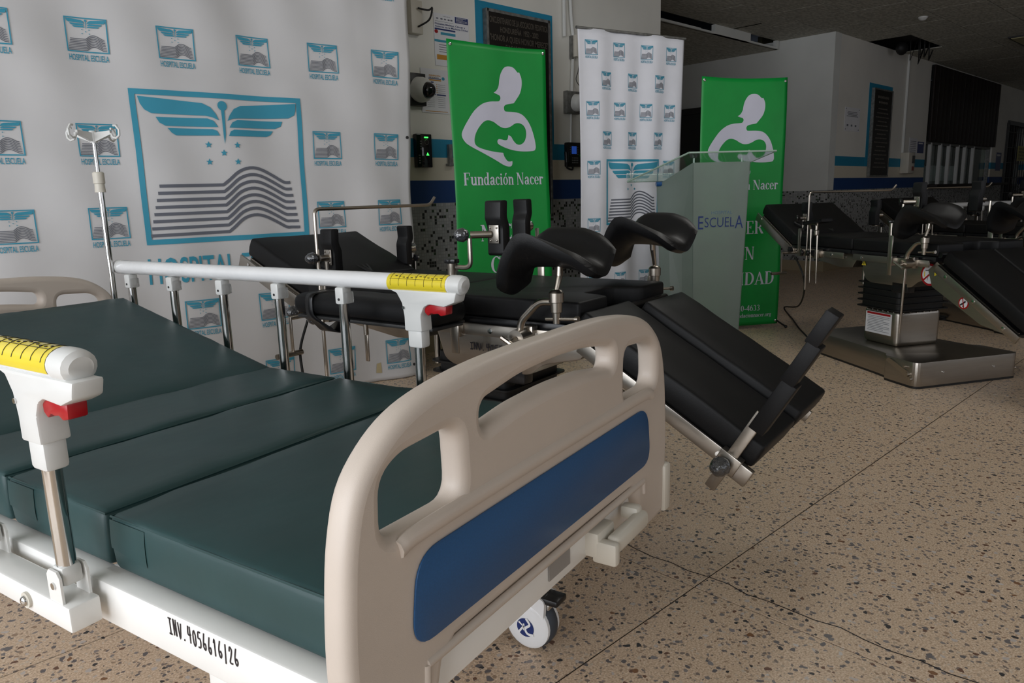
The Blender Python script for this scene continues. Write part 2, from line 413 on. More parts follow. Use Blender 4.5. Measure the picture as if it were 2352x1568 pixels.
tc_ = struct('trim_1', MB().box((7.0, 4.72, 2.803), (1.0, .05, .02)).box((8.2, 4.72, 2.84), (.8, .05, .10)).box((6.1, 4.72, 2.84), (.9, .05, .10)).box((7.5, 4.72, 2.80), (3.65, .04, .02)).box((9.29, 4.72, 2.84), (.05, .05, .10)), WALLW, 'pale fascia with two open dark slots where the ceiling steps down')
cr = struct('ceiling_recess', MB().box((7.5, 5.95, 2.80), (3.7, 2.45, .02)), CEIL, 'lower ceiling of the recess')
# ceiling lamp (unlit) in the far right
lampx, lampy = 12.2, 2.45
t = thing('ceiling_lamp', 'unlit recessed ceiling lamp with yellowish prismatic cover', 'ceiling lamp', (lampx, lampy, ZC-.012))
MB().box((0, 0, .004), (1.22, .56, .024)).build('lamp_frame', DGREY, t)
MB().box((0, 0, -.010), (1.16, .50, .012)).build('lamp_cover', mat('prismatic_cover', (.42, .38, .20), .3, bump=.4, bscale=120), t)
# added ceiling lamp out of view, there to brighten the back wall
t = thing('ceiling_lamp', 'added unseen ceiling lamp with glowing white diffuser over the bed and tables', 'ceiling lamp', (3.7, 1.75, ZC-.012))
MB().box((0, 0, .004), (1.22, .56, .024)).build('lamp_frame', WHITEP, t)
MB().box((0, 0, -.010), (1.16, .50, .012)).build('lamp_cover', mat('added_lamp_glow', (1, .98, .92), .4, emit=1.5), t)
area('added_lamp_light', (3.7, 1.75, ZC-.035), (3.7, 1.75, 0), 1.14, .48, 10, (1, .98, .94))
t = tag(MB().lathe([(.05, 0), (.05, -.012), (.03, -.035), (.012, -.04)], Mx.Translation((9.4, 3.05, ZC)), 16).build('smoke_detector', WHITEP), 'small white smoke detector on the dim ceiling', 'smoke detector')
# loose cables hanging out of the missing panel
t = thing('cable_bundle', 'dark tangle of cables hanging out of the missing ceiling panel', 'cables', (11.3, 3.72, 2.88))
for k in range(7):
    a = random.uniform(-.3, .3); b = random.uniform(-.12, .16); d = random.uniform(.05, .20)
    MB().tube(crv([(a, b, .12), (a+.03, b, -d*.6), (a+.12, b+.03, -d), (a+.22, b+.04, -d*.5), (a+.28, b, .12)], 5, False), random.choice((.004, .006, .009)), 6).build('cable', BLACKR, t)
MB().ball((-.25, .1, -.02), .09, (1.2, .8, 1)).build('cable_coil', BLACKR, t)
# dark door in the recess
d1 = struct('door_1', MB().box((9.325, 6.1, 1.07), (.05, .95, 2.14)).box((9.30, 5.62, 1.08), (.07, .08, 2.18)).box((9.30, 6.58, 1.08), (.07, .08, 2.18)).box((9.30, 6.1, 2.15), (.07, 1.0, .08)), DGREY, 'dark metal door frame half hidden behind the green banner')
MB().box((9.285, 5.72, 1.1), (.012, .05, 2.0)).build('pale_edge', WHITEP, d1)
MB().box((9.30, 5.55, 2.2), (.06, .10, .07)).build('door_closer', BLACKP, d1)
# ------------------------------------------------------------------ wall items
def wallrect(mb, p, q, d=.01, Y=4.0, bev=0):
    x0, z1 = wy(*p, Y); x1, z0 = wy(*q, Y)
    mb.box(((x0+x1)/2, Y-d/2, (z0+z1)/2), (abs(x1-x0), d, abs(z1-z0)), bev=bev); return x0, x1, z0, z1
# plaques: painted cyan border on the wall is a thin coat
def plaque(x0, x1, z0, z1, label, lines, bord, stripe_bottom):
    a = MB(); a.box(((x0+x1)/2, 3.9985, (z1+stripe_bottom)/2), (x1-x0, .003, z1-stripe_bottom))
    a.build('painted_border', CYANP, bpy.data.objects['wall_back' if x0 < 6 else 'wall_right'])
    t = thing('memorial_plaque', label, 'plaque', ((x0+x1)/2, 3.995, z0))
    w = x1-x0-2*bord; hh = z1-z0-bord*.8
    MB().box((0, -.02, hh/2), (w, .03, hh)).build('plate', PLAQ, t)
    fr = MB()
    for s in (-1, 1): fr.box((s*(w/2), -.02, hh/2), (.02, .04, hh+.02))
    fr.box((0, -.02, hh), (w, .04, .02)); fr.box((0, -.02, 0), (w, .04, .02)); fr.build('edge', GALV, t)
    for i, (s_, wf, top, hf) in enumerate(lines):
        if not s_:      # worn lettering too small to read
            q = MB(); n_ = int(w*wf/.028)
            for c in range(n_): q.box((-w*wf/2+(c+.5)*w*wf/n_, -.0365, hh-top-hf/2), (w*wf/n_*(.75 if c % 4 else .3), .003, hf*(.8 if c % 3 else 1)))
            q.build('worn_lettering', PLAQT, t); continue
        MB().text(s_, lambda x, y: V((x, -.0375, y)), -w*wf/2, hh-top-hf, w*wf, hf, .012).build('lettering', PLAQT, t)
    return t
plaque(3.563, 4.335, .9, 2.373, 'black bronze plaque with raised lettering behind the nearer green banner', [
    ('CINCUENTENARIO DE LA ASOCIACION PEDIATRICA', .94, .035, .042), ('HONDUREÑA  1952 - 2002', .62, .095, .038), ('"HONOR A QUIEN HONOR MERECE"', .94, .15, .042), ('FUNDADORES A. P. H.', .46, .21, .036)], .075, 1.32)
plaque(10.5, 11.33, 1.19, 2.40, 'tall dark plaque with small lettering beside the reception window', [('', .6, .08, .035), ('', .5, .15, .03)]+[('', .62+.12*((k*7) % 3-1), .24+.055*k, .016) for k in range(15)], .09, 1.32)
# posters
def poster(p, q, label, painter, mt=PAPER):
    x0, z1 = wy(*p); x1, z0 = wy(*q)
    t = thing('wall_poster', label, 'poster', (x0, 3.9985, z0)); w, hh = x1-x0, z1-z0
    MB().box((w/2, -.0015, hh/2), (w, .003, hh)).build('sheet', mt, t)
    pr = MB(); mp = lambda x, y: V((x*w, -.0036, y*hh)); painter(pr, mp); pr.build('print', None, t); return t
def rc(pr, mp, x0, y0, x1, y1): pr.poly2([(x0, y0), (x1, y0), (x1, y1), (x0, y1)], mp)
def pa(pr, mp):
    pr.use(NAVY); rc(pr, mp, .60, .87, .98, .985); pr.text('Diabetes Mellitus, Cáncer y', mp, .03, .785, .86, .035, .02); pr.text('Avances en la Medicina Digital', mp, .03, .735, .94, .035, .02)
    pr.use(PAPER)
    mq = lambda x, y: mp(x, y)+V((0, -.001, 0))
    pr.text('CONGRESO', mq, .63, .96, .3, .016, .02); pr.text('NACIONAL E', mq, .63, .936, .2, .016, .02); pr.text('INTERNACIONAL', mq, .63, .912, .32, .016, .02); pr.text('DE DIABETES 2025', mq, .63, .885, .32, .016, .02)
    pr.use(GREY)
    for x in (.10, .22, .32, .42, .5): pr.poly2([(x+.035*cos(k*pi/5), .90+.014*sin(k*pi/5)) for k in range(10)], mp)
    rc(pr, mp, .03, .845, .55, .85); pr.text('UNAH', mp, .26, .945, .2, .02)
    pr.use(NAVY); rc(pr, mp, .02, .685, .6, .715); pr.use(CYAN); rc(pr, mp, .18, .60, .6, .65); rc(pr, mp, .0, .455, .8, .50)
    pr.use(RED); pr.poly2([(.06+.05*cos(k*pi/6), .65+.035*sin(k*pi/6)) for k in range(12)], mp)
    pr.use(GREY)
    for k in range(4): rc(pr, mp, .12, .40-k*.045, .7, .412-k*.045)
    pr.use(ORANGE); rc(pr, mp, .05, .12, .8, .215)
poster((994, 28), (1079, 160), 'white congress poster with navy heading partly behind the nearer green banner', pa)
def pb(pr, mp):
    pr.use(ORANGE); pr.text('PREVENCIÓN', mp, .30, .835, .42, .035, .03); rc(pr, mp, .30, .735, .74, .765); rc(pr, mp, .12, .03, .95, .045)
    pr.use(INK); pr.text('DEL SUICIDIO', mp, .30, .795, .36, .025, .03)
    pr.use(NAVY); rc(pr, mp, .27, .775, .74, .79); rc(pr, mp, .15, .685, .46, .715); rc(pr, mp, .15, .415, .52, .445); rc(pr, mp, .56, .405, .9, .435)
    pr.use(CYAN); pr.poly2([(.82+.06*cos(k*pi/4), .80+.04*sin(k*pi/4)) for k in range(8)], mp)
    pr.use(GREY)
    for c in (.22, .62):
        for k in range(5): rc(pr, mp, c, .65-k*.045, c+.27, .656-k*.045)
        for k in range(6): rc(pr, mp, c-.02, .36-k*.045, c+.25, .366-k*.045)
    pr.use(ORANGE)
    for c in (.17, .57):
        for k in range(5): rc(pr, mp, c-.015, .645-k*.045, c+.02, .66-k*.045)
poster((964, 155), (1031, 262), 'white suicide prevention leaflet beside the dome camera', pb)
def pc(pr, mp):
    pr.use(GREY)
    for i, (a, b) in enumerate(((.2, .8), (.15, .85), (.2, .8), (.12, .88))): rc(pr, mp, a, .80-i*.06, b, .825-i*.06)
    for k in range(3): rc(pr, mp, .15+.27*k, .2, .25+.27*k, .28)
    pr.use(INK)
    for x in (.05, .92):
        for y in (.05, .92): rc(pr, mp, x, y, x+.04, y+.04)
poster((1941, 245), (1972, 303), 'small framed white notice beside the tall dark plaque', pc)
def pd(pr, mp):
    pr.use(GREY)
    for k in range(8): rc(pr, mp, .15, .1+.1*k, .85, .13+.1*k)
poster((2089, 316), (2104, 358), 'white paper notice above the cream call box', pd)
def pe(pr, mp):
    pr.use(PAPER); rc(pr, mp, .1, .8, .8, .9)
poster((2108, 325), (2120, 352), 'small blue notice at the reception window corner', pe, NAVY)
poster((2289, 350), (2296, 392), 'narrow blue notice beside the barred door', pe, NAVY)
# dome cameras
def domecam(px, py, r, label, plate):
    x, z = wy(px, py); t = thing('dome_camera', label, 'security camera', (x, 3.999, z))
    if plate: MB().box((-.02, -.02, 0), (.16, .04, .17), bev=.004).build('mounting_plate', GALV, t)
    else: MB().box((0, -.02, 0), (.12, .04, .20), bev=.004).build('mounting_plate', DGREY, t)
    M = look((0, -.03, 0), (.25, -1, -.15))
    MB().lathe([(r*1.05, 0), (r*1.05, r*.5), (r*.95, r*.9), (r*.72, r*1.1)], M, 24).build('housing', WHITEP, t)
    b = MB(); b.lathe([(r*.70*cos(a*pi/16), r*1.08+r*.70*sin(a*pi/16)) for a in range(8)], M, 24); b.build('dome', GLASS, t)
domecam(953, 207, .075, 'white dome camera with black lens beside the big backdrop', False)
domecam(1313, 237, .062, 'white dome camera on grey box beside the white roll-up banner', True)
# junction boxes, conduits
x, z = wy(1316, 108); t = thing('junction_box', 'cream junction box under two white conduits on the wall', 'junction box', (x, 3.999, z))
MB().box((0, -.03, 0), (.06, .06, .16), bev=.004).build('box', CREAM, t)
for k in (-1, 1): MB().cyl((0, -.06, k*.035), (0, -.068, k*.035), .008).build('screw', BLACKP, t)
MB().box((-.035, -.015, -.01), (.02, .03, .17)).build('grey_side', GALV, t)
def conduit(pts, r, label, brk=()):
    q = []
    for a in pts:
        x, z = wy(*a); q.append((x, 3.995-r, z))
    return tag(MB().tube(fil(q, .05), r, 8).build('conduit', WHITEP), label, 'conduit')
conduit([(1291, -10), (1292, 85)], .014, 'straight white conduit ending above the junction box')
conduit([(1305, -10), (1308, 45), (1313, 90), (1312, 130), (1309, 215)], .013, 'bent white conduit running through the cream junction box')
conduit([(1309, 258), (1308, 332)], .008, 'thin white conduit dropping to the wall phone')
x, z = wy(1322, 150)
tag(MB().tube(crv([(x, 3.96, z+.02), (x-.03, 3.95, z-.06), (x-.04, 3.96, z-.12), (x+.02, 3.95, z-.2), (x-.02, 3.96, z-.27)], 6, False), .003, 5).build('loose_wire', BLACKR), 'thin black wire looping beside the white conduit', 'wire')
x, z = wy(947, 42); t = thing('wall_socket', 'cream wall socket with black cord at the edge of the big backdrop', 'socket', (x, 3.999, z))
MB().box((0, -.025, 0), (.09, .05, .20), bev=.005).build('box', CREAM, t)
MB().tube(crv([(.0, -.06, .05), (.06, -.09, .04), (.10, -.08, .06), (.08, -.07, -.01), (.0, -.06, -.06)], 6, False), .006, 6).build('cord', BLACKR, t)
# access readers
x, z = wy(967, 347); t = thing('access_reader', 'black fingerprint reader with green lights beside the big backdrop', 'access reader', (x, 3.999, z))
MB().box((0, -.02, 0), (.125, .04, .215), bev=.006).build('body', GLASS, t)
MB().box((.015, -.042, .085), (.03, .004, .008)).build('light_bar', LEDG, t)
MB().poly2([(.01, -.02), (.035, -.02), (.022, .0)], lambda a, b: V((a, -.0415, b-.01))).build('arrow_light', LEDG, t)
rg = MB(); rg.tube([(.018+.016*cos(k*pi/10), -.041, .055+.016*sin(k*pi/10)) for k in range(20)], .002, 5, closed=True); rg.build('touch_ring', GALV, t)
kb = MB()
for c in (-.03, -.045):
    for k in range(4): kb.box((-.03 if c > -.04 else -.045, -.0415, (.06 if c > -.04 else -.03)-k*.016), (.012, .003, .008))
kb.build('key_marks', GALV, t)
x, z = wy(1312, 356); t = thing('wall_phone', 'black wall phone with blue screen beside the white roll-up banner', 'wall phone', (x, 3.999, z))
MB().box((0, -.02, 0), (.17, .045, .19), bev=.01).build('body', BLACKP, t)
MB().box((-.015, -.044, .035), (.055, .004, .06)).build('screen', SCREEN, t)
kb = MB()
for i in range(4):
    for k in range(3): kb.box((-.035+i*.02, -.044, -.025-k*.018), (.012, .004, .009))
for k in range(4): kb.box((-.06, -.044, .055-k*.017), (.008, .004, .006)); kb.box((.03, -.044, .055-k*.017), (.008, .004, .006))
kb.build('keypad', GALV, t)
MB().box((.07, -.044, -.005), (.006, .004, .008)).build('status_light', LEDG, t)
MB().cyl((-.115, -.05, .02), (-.11, -.05, -.06), .018, .015).build('handset', BLACKP, t)
MB().tube(crv([(-.11, -.05, -.06), (-.11, -.05, -.10), (-.06, -.06, -.115), (-.03, -.04, -.09)], 6, False), .008, 7).build('cord', BLACKR, t)
x, z = wy(1031, 358); t = thing('wall_bracket', 'small grey metal latch bracket beside the nearer green banner', 'bracket', (x, 3.999, z))
MB().box((0, -.012, .01), (.028, .024, .13)).build('strap', GALV, t); MB().box((0, -.02, -.06), (.06, .04, .015)).build('foot', GALV, t)
x, z = wy(2074, 375); t = thing('call_box', 'cream wall box beside the tall dark plaque', 'wall box', (x, 3.999, z))
MB().box((0, -.06, 0), (.26, .12, .30), bev=.01).build('box', CREAM, t)
MB().box((.06, -.122, .05), (.10, .006, .11)).build('sign', BLACKP, t); MB().box((.05, -.122, -.08), (.08, .006, .06)).build('label', mat('faded_red', (.25, .07, .05), .5), t)
x, z = wy(2079, 240); tag(MB().box((x, 3.986, 2.2), (.03, .03, 1.38)).build('cable_trunking', WHITEP), 'long vertical white trunking beside the tall dark plaque', 'trunking')
# wood panel over reception window
t = thing('wood_panel', 'dark brown vertical plank panel above the reception window', 'wood panel', (12.88, 3.955, 1.72))
np_ = 17; wdt = (16.62-12.88)/np_
pk = MB().box((wdt/2, 0, .565), (wdt-.012, .03, 1.13), bev=.004).build('plank', DARKW, t)
for k in range(1, np_):
    o = bpy.data.objects.new('plank', pk.data); COL.objects.link(o); o.parent = t; o.location = (k*wdt, random.uniform(-.004, .004), 0)
MB().box((1.87, .02, .565), (3.74, .02, 1.13)).build('backing', DARK, t)
wn = struct('window_3', MB().box((14.76, 4.06, 1.71), (3.8, .06, .05)).box((12.90, 4.06, 1.38), (.04, .06, .66)).box((16.63, 4.06, 1.38), (.04, .06, .66)), GALV, 'reception window with white mullions under the dark plank panel')
for k, x in enumerate((13.25, 13.75, 14.2, 14.7, 15.1, 15.6)): MB().box((x, 4.05, 1.38), (.05, .05, .66)).build('mullion', WHITEP, wn)
MB().box((14.85, 3.92, 1.035), (4.2, .34, .045), bev=.01).build('sill', DARKW, wn)
MB().box((14.76, 4.10, 1.38), (3.7, .006, .64)).build('pane', mat('dim_glass', (.8, .9, .85), .05, trans=.95, ior=1.1), wn)
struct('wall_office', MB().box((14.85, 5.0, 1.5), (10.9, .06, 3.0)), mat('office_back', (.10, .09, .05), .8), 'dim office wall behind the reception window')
tag(MB().box((14.75, 4.50, 1.03), (3.7, .62, .05)).box((14.75, 4.75, .5), (3.6, .05, 1.0)).build('office_counter', DARKW), 'dark counter behind the reception window carrying paper racks', 'counter')
for k, x in enumerate((13.55, 14.5, 15.4)):
    t = thing('paper_tray', ('rack of white papers behind the reception window beside the blue cloth', 'rack of white papers in the middle of the reception window', 'rack of white papers at the far end of the reception window')[k], 'paper rack', (x, 4.35, 1.025))
    for q in range(6): MB().box((-.13+q*.05, 0, .22), (.035, .2, .26)).build('paper_stack', PAPER, t)
    MB().box((0, 0, .06), (.36, .25, .06)).build('tray', GALV, t)
t = tag(MB().grid(lambda u, v: V((12.92+.3*u, 4.2+.03*sin(9*u), 1.06+.62*v)), 10, 4).build('blue_cloth', mat('blue_cloth', (.16, .22, .42), .8)), 'pale blue cloth hanging behind the reception window', 'cloth')
# barred door
d2 = struct('door_2', MB().box((17.6, 4.02, 1.1), (.08, .10, 2.24)).box((18.6, 4.02, 2.22), (2.0, .1, .08)).box((18.4, 4.1, 1.1), (.05, .1, 2.2)), DGREY, 'dark doorway with thin security bars beside the reception window')
MB().box((18.6, 4.3, 1.1), (2.2, .03, 2.3)).build('dark_leaf', mat('brown_door', (.03, .01, .006), .5), d2)
for k in range(9): MB().cyl((17.72+.2*k, 4.0, .0), (17.72+.2*k, 4.0, 2.2), .008, n=6).build('bar', DGREY, d2)
for k in range(7): MB().cyl((17.6, 4.0, .25+.3*k), (19.6, 4.0, .25+.3*k), .007, n=6).build('bar', DGREY, d2)
x, z = wy(2342, 353); t = thing('door_sign', 'yellow staff entrance sign on the barred door', 'sign', (x, 3.97, z))
MB().box((0, 0, 0), (.62, .01, .30)).build('board', mat('dull_yellow', (.42, .38, .12), .6), t)
tx = MB()
for k, s_ in enumerate(('ENTRADA', 'PERSONAL', 'DE ARCHIVO', 'SOLAMENTE')): tx.text(s_, lambda a, b: V((a, -.006, b)), -.24, .075-k*.065, .48, .04, .02)
tx.build('lettering', INK, t)
# ================================================================== BANNERS
SER = {}
def serif_glyphs():
    W, T, SF = .17, .055, .05
    def rect(x0, y0, x1, y1): return [(x0, y0), (x1, y0), (x1, y1), (x0, y1)]
    def sf(x, y, w, up): return rect(x-.055, y if up else y-SF, x+w+.055, y+SF if up else y)
    def ring(cx, cy, rx, ry, a0=0, a1=360, th=W, tn=T):
        n = max(4, int(abs(a1-a0)/15)); o = []; i = []
        for k in range(n+1):
            a = R(a0+(a1-a0)*k/n); o.append((cx+rx*cos(a), cy+ry*sin(a))); i.append((cx+(rx-th)*cos(a), cy+(ry-tn)*sin(a)))
        return [[o[k], o[k+1], i[k+1], i[k]] for k in range(n)]
    def dot(cx, cy, r): return [(cx+r*cos(k*pi/5), cy+r*sin(k*pi/5)) for k in range(10)]
    G = SER; X = .66
    G['F'] = (.66, [rect(.1, 0, .1+W, 1), sf(.1, 0, W, 1), sf(.1, 1, W, 0), rect(.1, .95, .6, 1), rect(.54, .76, .6, 1), rect(.1, .49, .45, .54), rect(.40, .40, .45, .63)])
    G['E'] = (.70, [rect(.1, 0, .1+W, 1), sf(.1, 0, W, 1), sf(.1, 1, W, 0), rect(.1, .95, .62, 1), rect(.56, .78, .62, 1), rect(.1, .49, .45, .54), rect(.40, .40, .45, .63), rect(.1, 0, .64, .05), rect(.58, 0, .64, .24)])
    G['N'] = (.84, [rect(.12, 0, .12+T, 1), rect(.66, 0, .66+T, 1), [(.06, 1), (.26, 1), (.715, 0), (.60, 0)], sf(.12, 0, T, 1), sf(.66, 1, T, 0), rect(.02, .95, .2, 1)])
    G['A'] = (.80, [[(.08, 0), (.15, 0), (.42, .95), (.36, 1)], [(.33, 1), (.43, 1), (.76, 0), (.57, 0)], rect(.18, .30, .6, .35), rect(.0, 0, .24, SF), rect(.48, 0, .82, SF)])
    G['C'] = (.76, ring(.42, .5, .38, .52, 45, 315)+[rect(.66, .68, .71, 1), rect(.66, .05, .70, .28)])
    G['O'] = (.84, ring(.42, .5, .40, .52))
    G['D'] = (.80, [rect(.1, 0, .1+W, 1), sf(.1, 0, W, 1), sf(.1, 1, W, 0), rect(.1, 0, .4, .05), rect(.1, .95, .4, 1)]+ring(.36, .5, .40, .5, -90, 90))
    G['I'] = (.38, [rect(.1, 0, .1+W, 1), sf(.1, 0, W, 1), sf(.1, 1, W, 0)])
    G['G'] = (.82, ring(.42, .5, .38, .52, 45, 330)+[rect(.66, .68, .71, 1), rect(.58, .02, .58+W, .42), rect(.50, .40, .80, .45)])
    G['R'] = (.78, [rect(.1, 0, .1+W, 1), sf(.1, 0, W, 1), sf(.1, 1, W, 0), rect(.1, .95, .4, 1), rect(.1, .46, .4, .51), [(.34, .48), (.50, .48), (.80, 0), (.60, 0)]]+ring(.38, .73, .28, .27, -90, 90))
    G['T'] = (.70, [rect(.28, 0, .28+W, 1), sf(.28, 0, W, 1), rect(.04, .95, .68, 1), rect(.04, .78, .09, 1), rect(.63, .78, .68, 1)])
    st = lambda x: [rect(x, 0, x+.15, X), rect(x-.05, 0, x+.20, .04), rect(x-.06, X-.04, x+.1, X)]
    G['n'] = (.60, st(.08)+[rect(.40, 0, .55, .45), rect(.35, 0, .60, .04)]+ring(.345, .44, .205, .22, 0, 150, .15, .08))
    G['u'] = (.60, [rect(.06, .22, .21, X), rect(.38, 0, .53, X), rect(.0, X-.04, .12, X), rect(.32, X-.04, .45, X), rect(.46, 0, .60, .04)]+ring(.27, .22, .21, .23, 180, 340, .15, .08))
    G['r'] = (.46, st(.08)+[dot(.38, .56, .08)]+ring(.32, .46, .19, .2, 60, 150, .14, .09))
    G['i'] = (.32, st(.08)+[dot(.155, .85, .085)])
    G['c'] = (.48, ring(.27, X/2, .235, X/2+.01, 40, 320, .14, .05)+[dot(.40, .52, .07)])
    G['e'] = (.50, ring(.26, X/2, .235, X/2+.01, 0, 320, .14, .05)+[rect(.08, X/2-.02, .49, X/2+.03)])
    G['o'] = (.54, ring(.27, X/2, .25, X/2+.01, 0, 360, .14, .05))
    G['ó'] = (.54, G['o'][1]+[[(.24, .74), (.31, .74), (.44, .96), (.30, .96)]])
    G['a'] = (.54, [rect(.31, .08, .46, .48), rect(.40, 0, .56, .06)]+ring(.27, .46, .19, .21, 0, 160, .15, .05)+ring(.22, .18, .19, .19, 20, 340, .14, .05)+[dot(.13, .52, .07)])
    G['d'] = (.60, [rect(.36, 0, .51, 1.02), rect(.28, .98, .42, 1.02), rect(.46, 0, .58, .04)]+ring(.25, X/2, .22, X/2+.01, 20, 340, .14, .05))
    G['f'] = (.38, [rect(.10, 0, .25, .85), rect(.02, X-.06, .36, X), rect(.04, 0, .32, .04)]+ring(.28, .84, .18, .18, 40, 180, .14, .06))
    G['g'] = (.52, ring(.24, .42, .22, .25, 0, 360, .13, .05)+ring(.26, -.06, .24, .15, 0, 360, .10, .06)+[rect(.08, .05, .4, .12), rect(.4, .55, .52, .62)])
    G['.'] = (.24, [dot(.12, .07, .08)]); G[':'] = (.28, [dot(.13, .07, .08), dot(.13, .52, .08)]); G['-'] = (.36, [rect(.05, .28, .31, .38)])
    G['l'] = (.32, [rect(.08, 0, .23, 1.02), rect(.02, 0, .3, .04)])
    G['0'] = (.56, ring(.28, .5, .25, .51, 0, 360, .15, .05))
    G['2'] = (.56, ring(.27, .70, .23, .30, -30, 170, .14, .06)+[[(.30, .52), (.46, .58), (.20, .12), (.04, .06)], rect(.04, 0, .5, .14)])
    G['3'] = (.56, ring(.26, .76, .20, .25, -70, 160, .13, .06)+ring(.25, .28, .25, .29, -150, 80, .14, .06))
    G['4'] = (.58, [rect(.32, 0, .46, 1), rect(.02, .24, .54, .36), [(.02, .30), (.10, .30), (.42, 1), (.34, 1)]])
    G['6'] = (.56, ring(.28, .32, .24, .33, 0, 360, .13, .06)+ring(.40, .42, .36, .58, 95, 190, .14, .06))
    G['@'] = (.80, ring(.4, .4, .36, .48, -60, 270, .05, .05)+ring(.4, .4, .16, .22, 0, 360, .07, .05)+[rect(.52, .22, .58, .6)])
    G[' '] = (.28, [])
serif_glyphs()
def serif(mb, t, mp, x0, y0, w, h):
    tot = sum(SER[c][0] for c in t); k = w/tot; x = x0
    for c in t:
        adv, ps = SER[c]
        for p in ps: mb.poly2([(x+a*k, y0+b*h) for a, b in p], mp)
        x += adv*k
MOTHER = [(908,502),(950,512),(985,553),(998,552),(1015,600),(1018,655),(1005,715),(975,765),(955,793),(900,802),(880,813),(875,830),(880,850),(895,858),(960,862),(1010,875),(1050,910),(1085,970),(1110,1050),(1122,1120),(1118,1150),(1100,1162),(1030,1166),(960,1160),(900,1145),(850,1125),(822,1108),(816,1090),(822,1075),(840,1072),(880,1080),(900,1073),(908,1040),(930,1052),(950,1085),(975,1110),(1005,1113),(1035,1090),(1050,1045),(1048,1000),(1030,965),(1000,948),(965,950),(930,972),(895,985),(860,983),(825,965),(790,940),(750,927),(715,935),(680,970),(650,1020),(636,1070),(640,1110),(665,1135),(720,1155),(790,1170),(862,1178),(870,1205),(890,1235),(910,1245),(935,1240),(935,1262),(925,1280),(900,1283),(860,1270),(800,1235),(700,1180),(600,1125),(560,1090),(540,1045),(550,1000),(590,925),(640,850),(700,800),(760,782),(820,780),(838,775),(847,755),(840,735),(820,725),(792,712),(815,695),(832,660),(838,610),(850,560),(875,515)]
SHARP = {2, 3, 8, 32, 57, 61, 81}
def plane_at(px, py, dep, ang):
    p = atd(px, py, dep); a = R(46.265-90-ang); return p, V((cos(a), sin(a), 0)), V((-sin(a), cos(a), 0)), a
GP, GE, GN, GA = plane_at(1145, 400, 4.35, -35)
def g1loc(x, y):
    q = onp(x, y, GP, GN); return (q-GP).dot(GE), q.z
_c = [g1loc(1030, 85), g1loc(1257, 113)]
GXC, GTOP = (_c[0][0]+_c[1][0])/2, (_c[0][1]+_c[1][1])/2
GW = _c[1][0]-_c[0][0]
mo = []
for i, (x, y) in enumerate(MOTHER):
    u, z = g1loc(900+x*.29787, y*.29787); mo.append(V((u-GXC, z-GTOP, 0)))
def smooth_poly(P, sharp):
    o = []; n = len(P)
    for i in range(n):
        o.append(P[i])
        a, b, c, d = P[i-1], P[i], P[(i+1) % n], P[(i+2) % n]
        if i in sharp: a = b
        if (i+1) % n in sharp: d = c
        for t in (.33, .67):
            o.append(.5*((2*b)+(c-a)*t+(2*a-5*b+4*c-d)*t*t+(3*b-a-3*c+d)*t**3))
    return o
mo = smooth_poly(mo, SHARP)
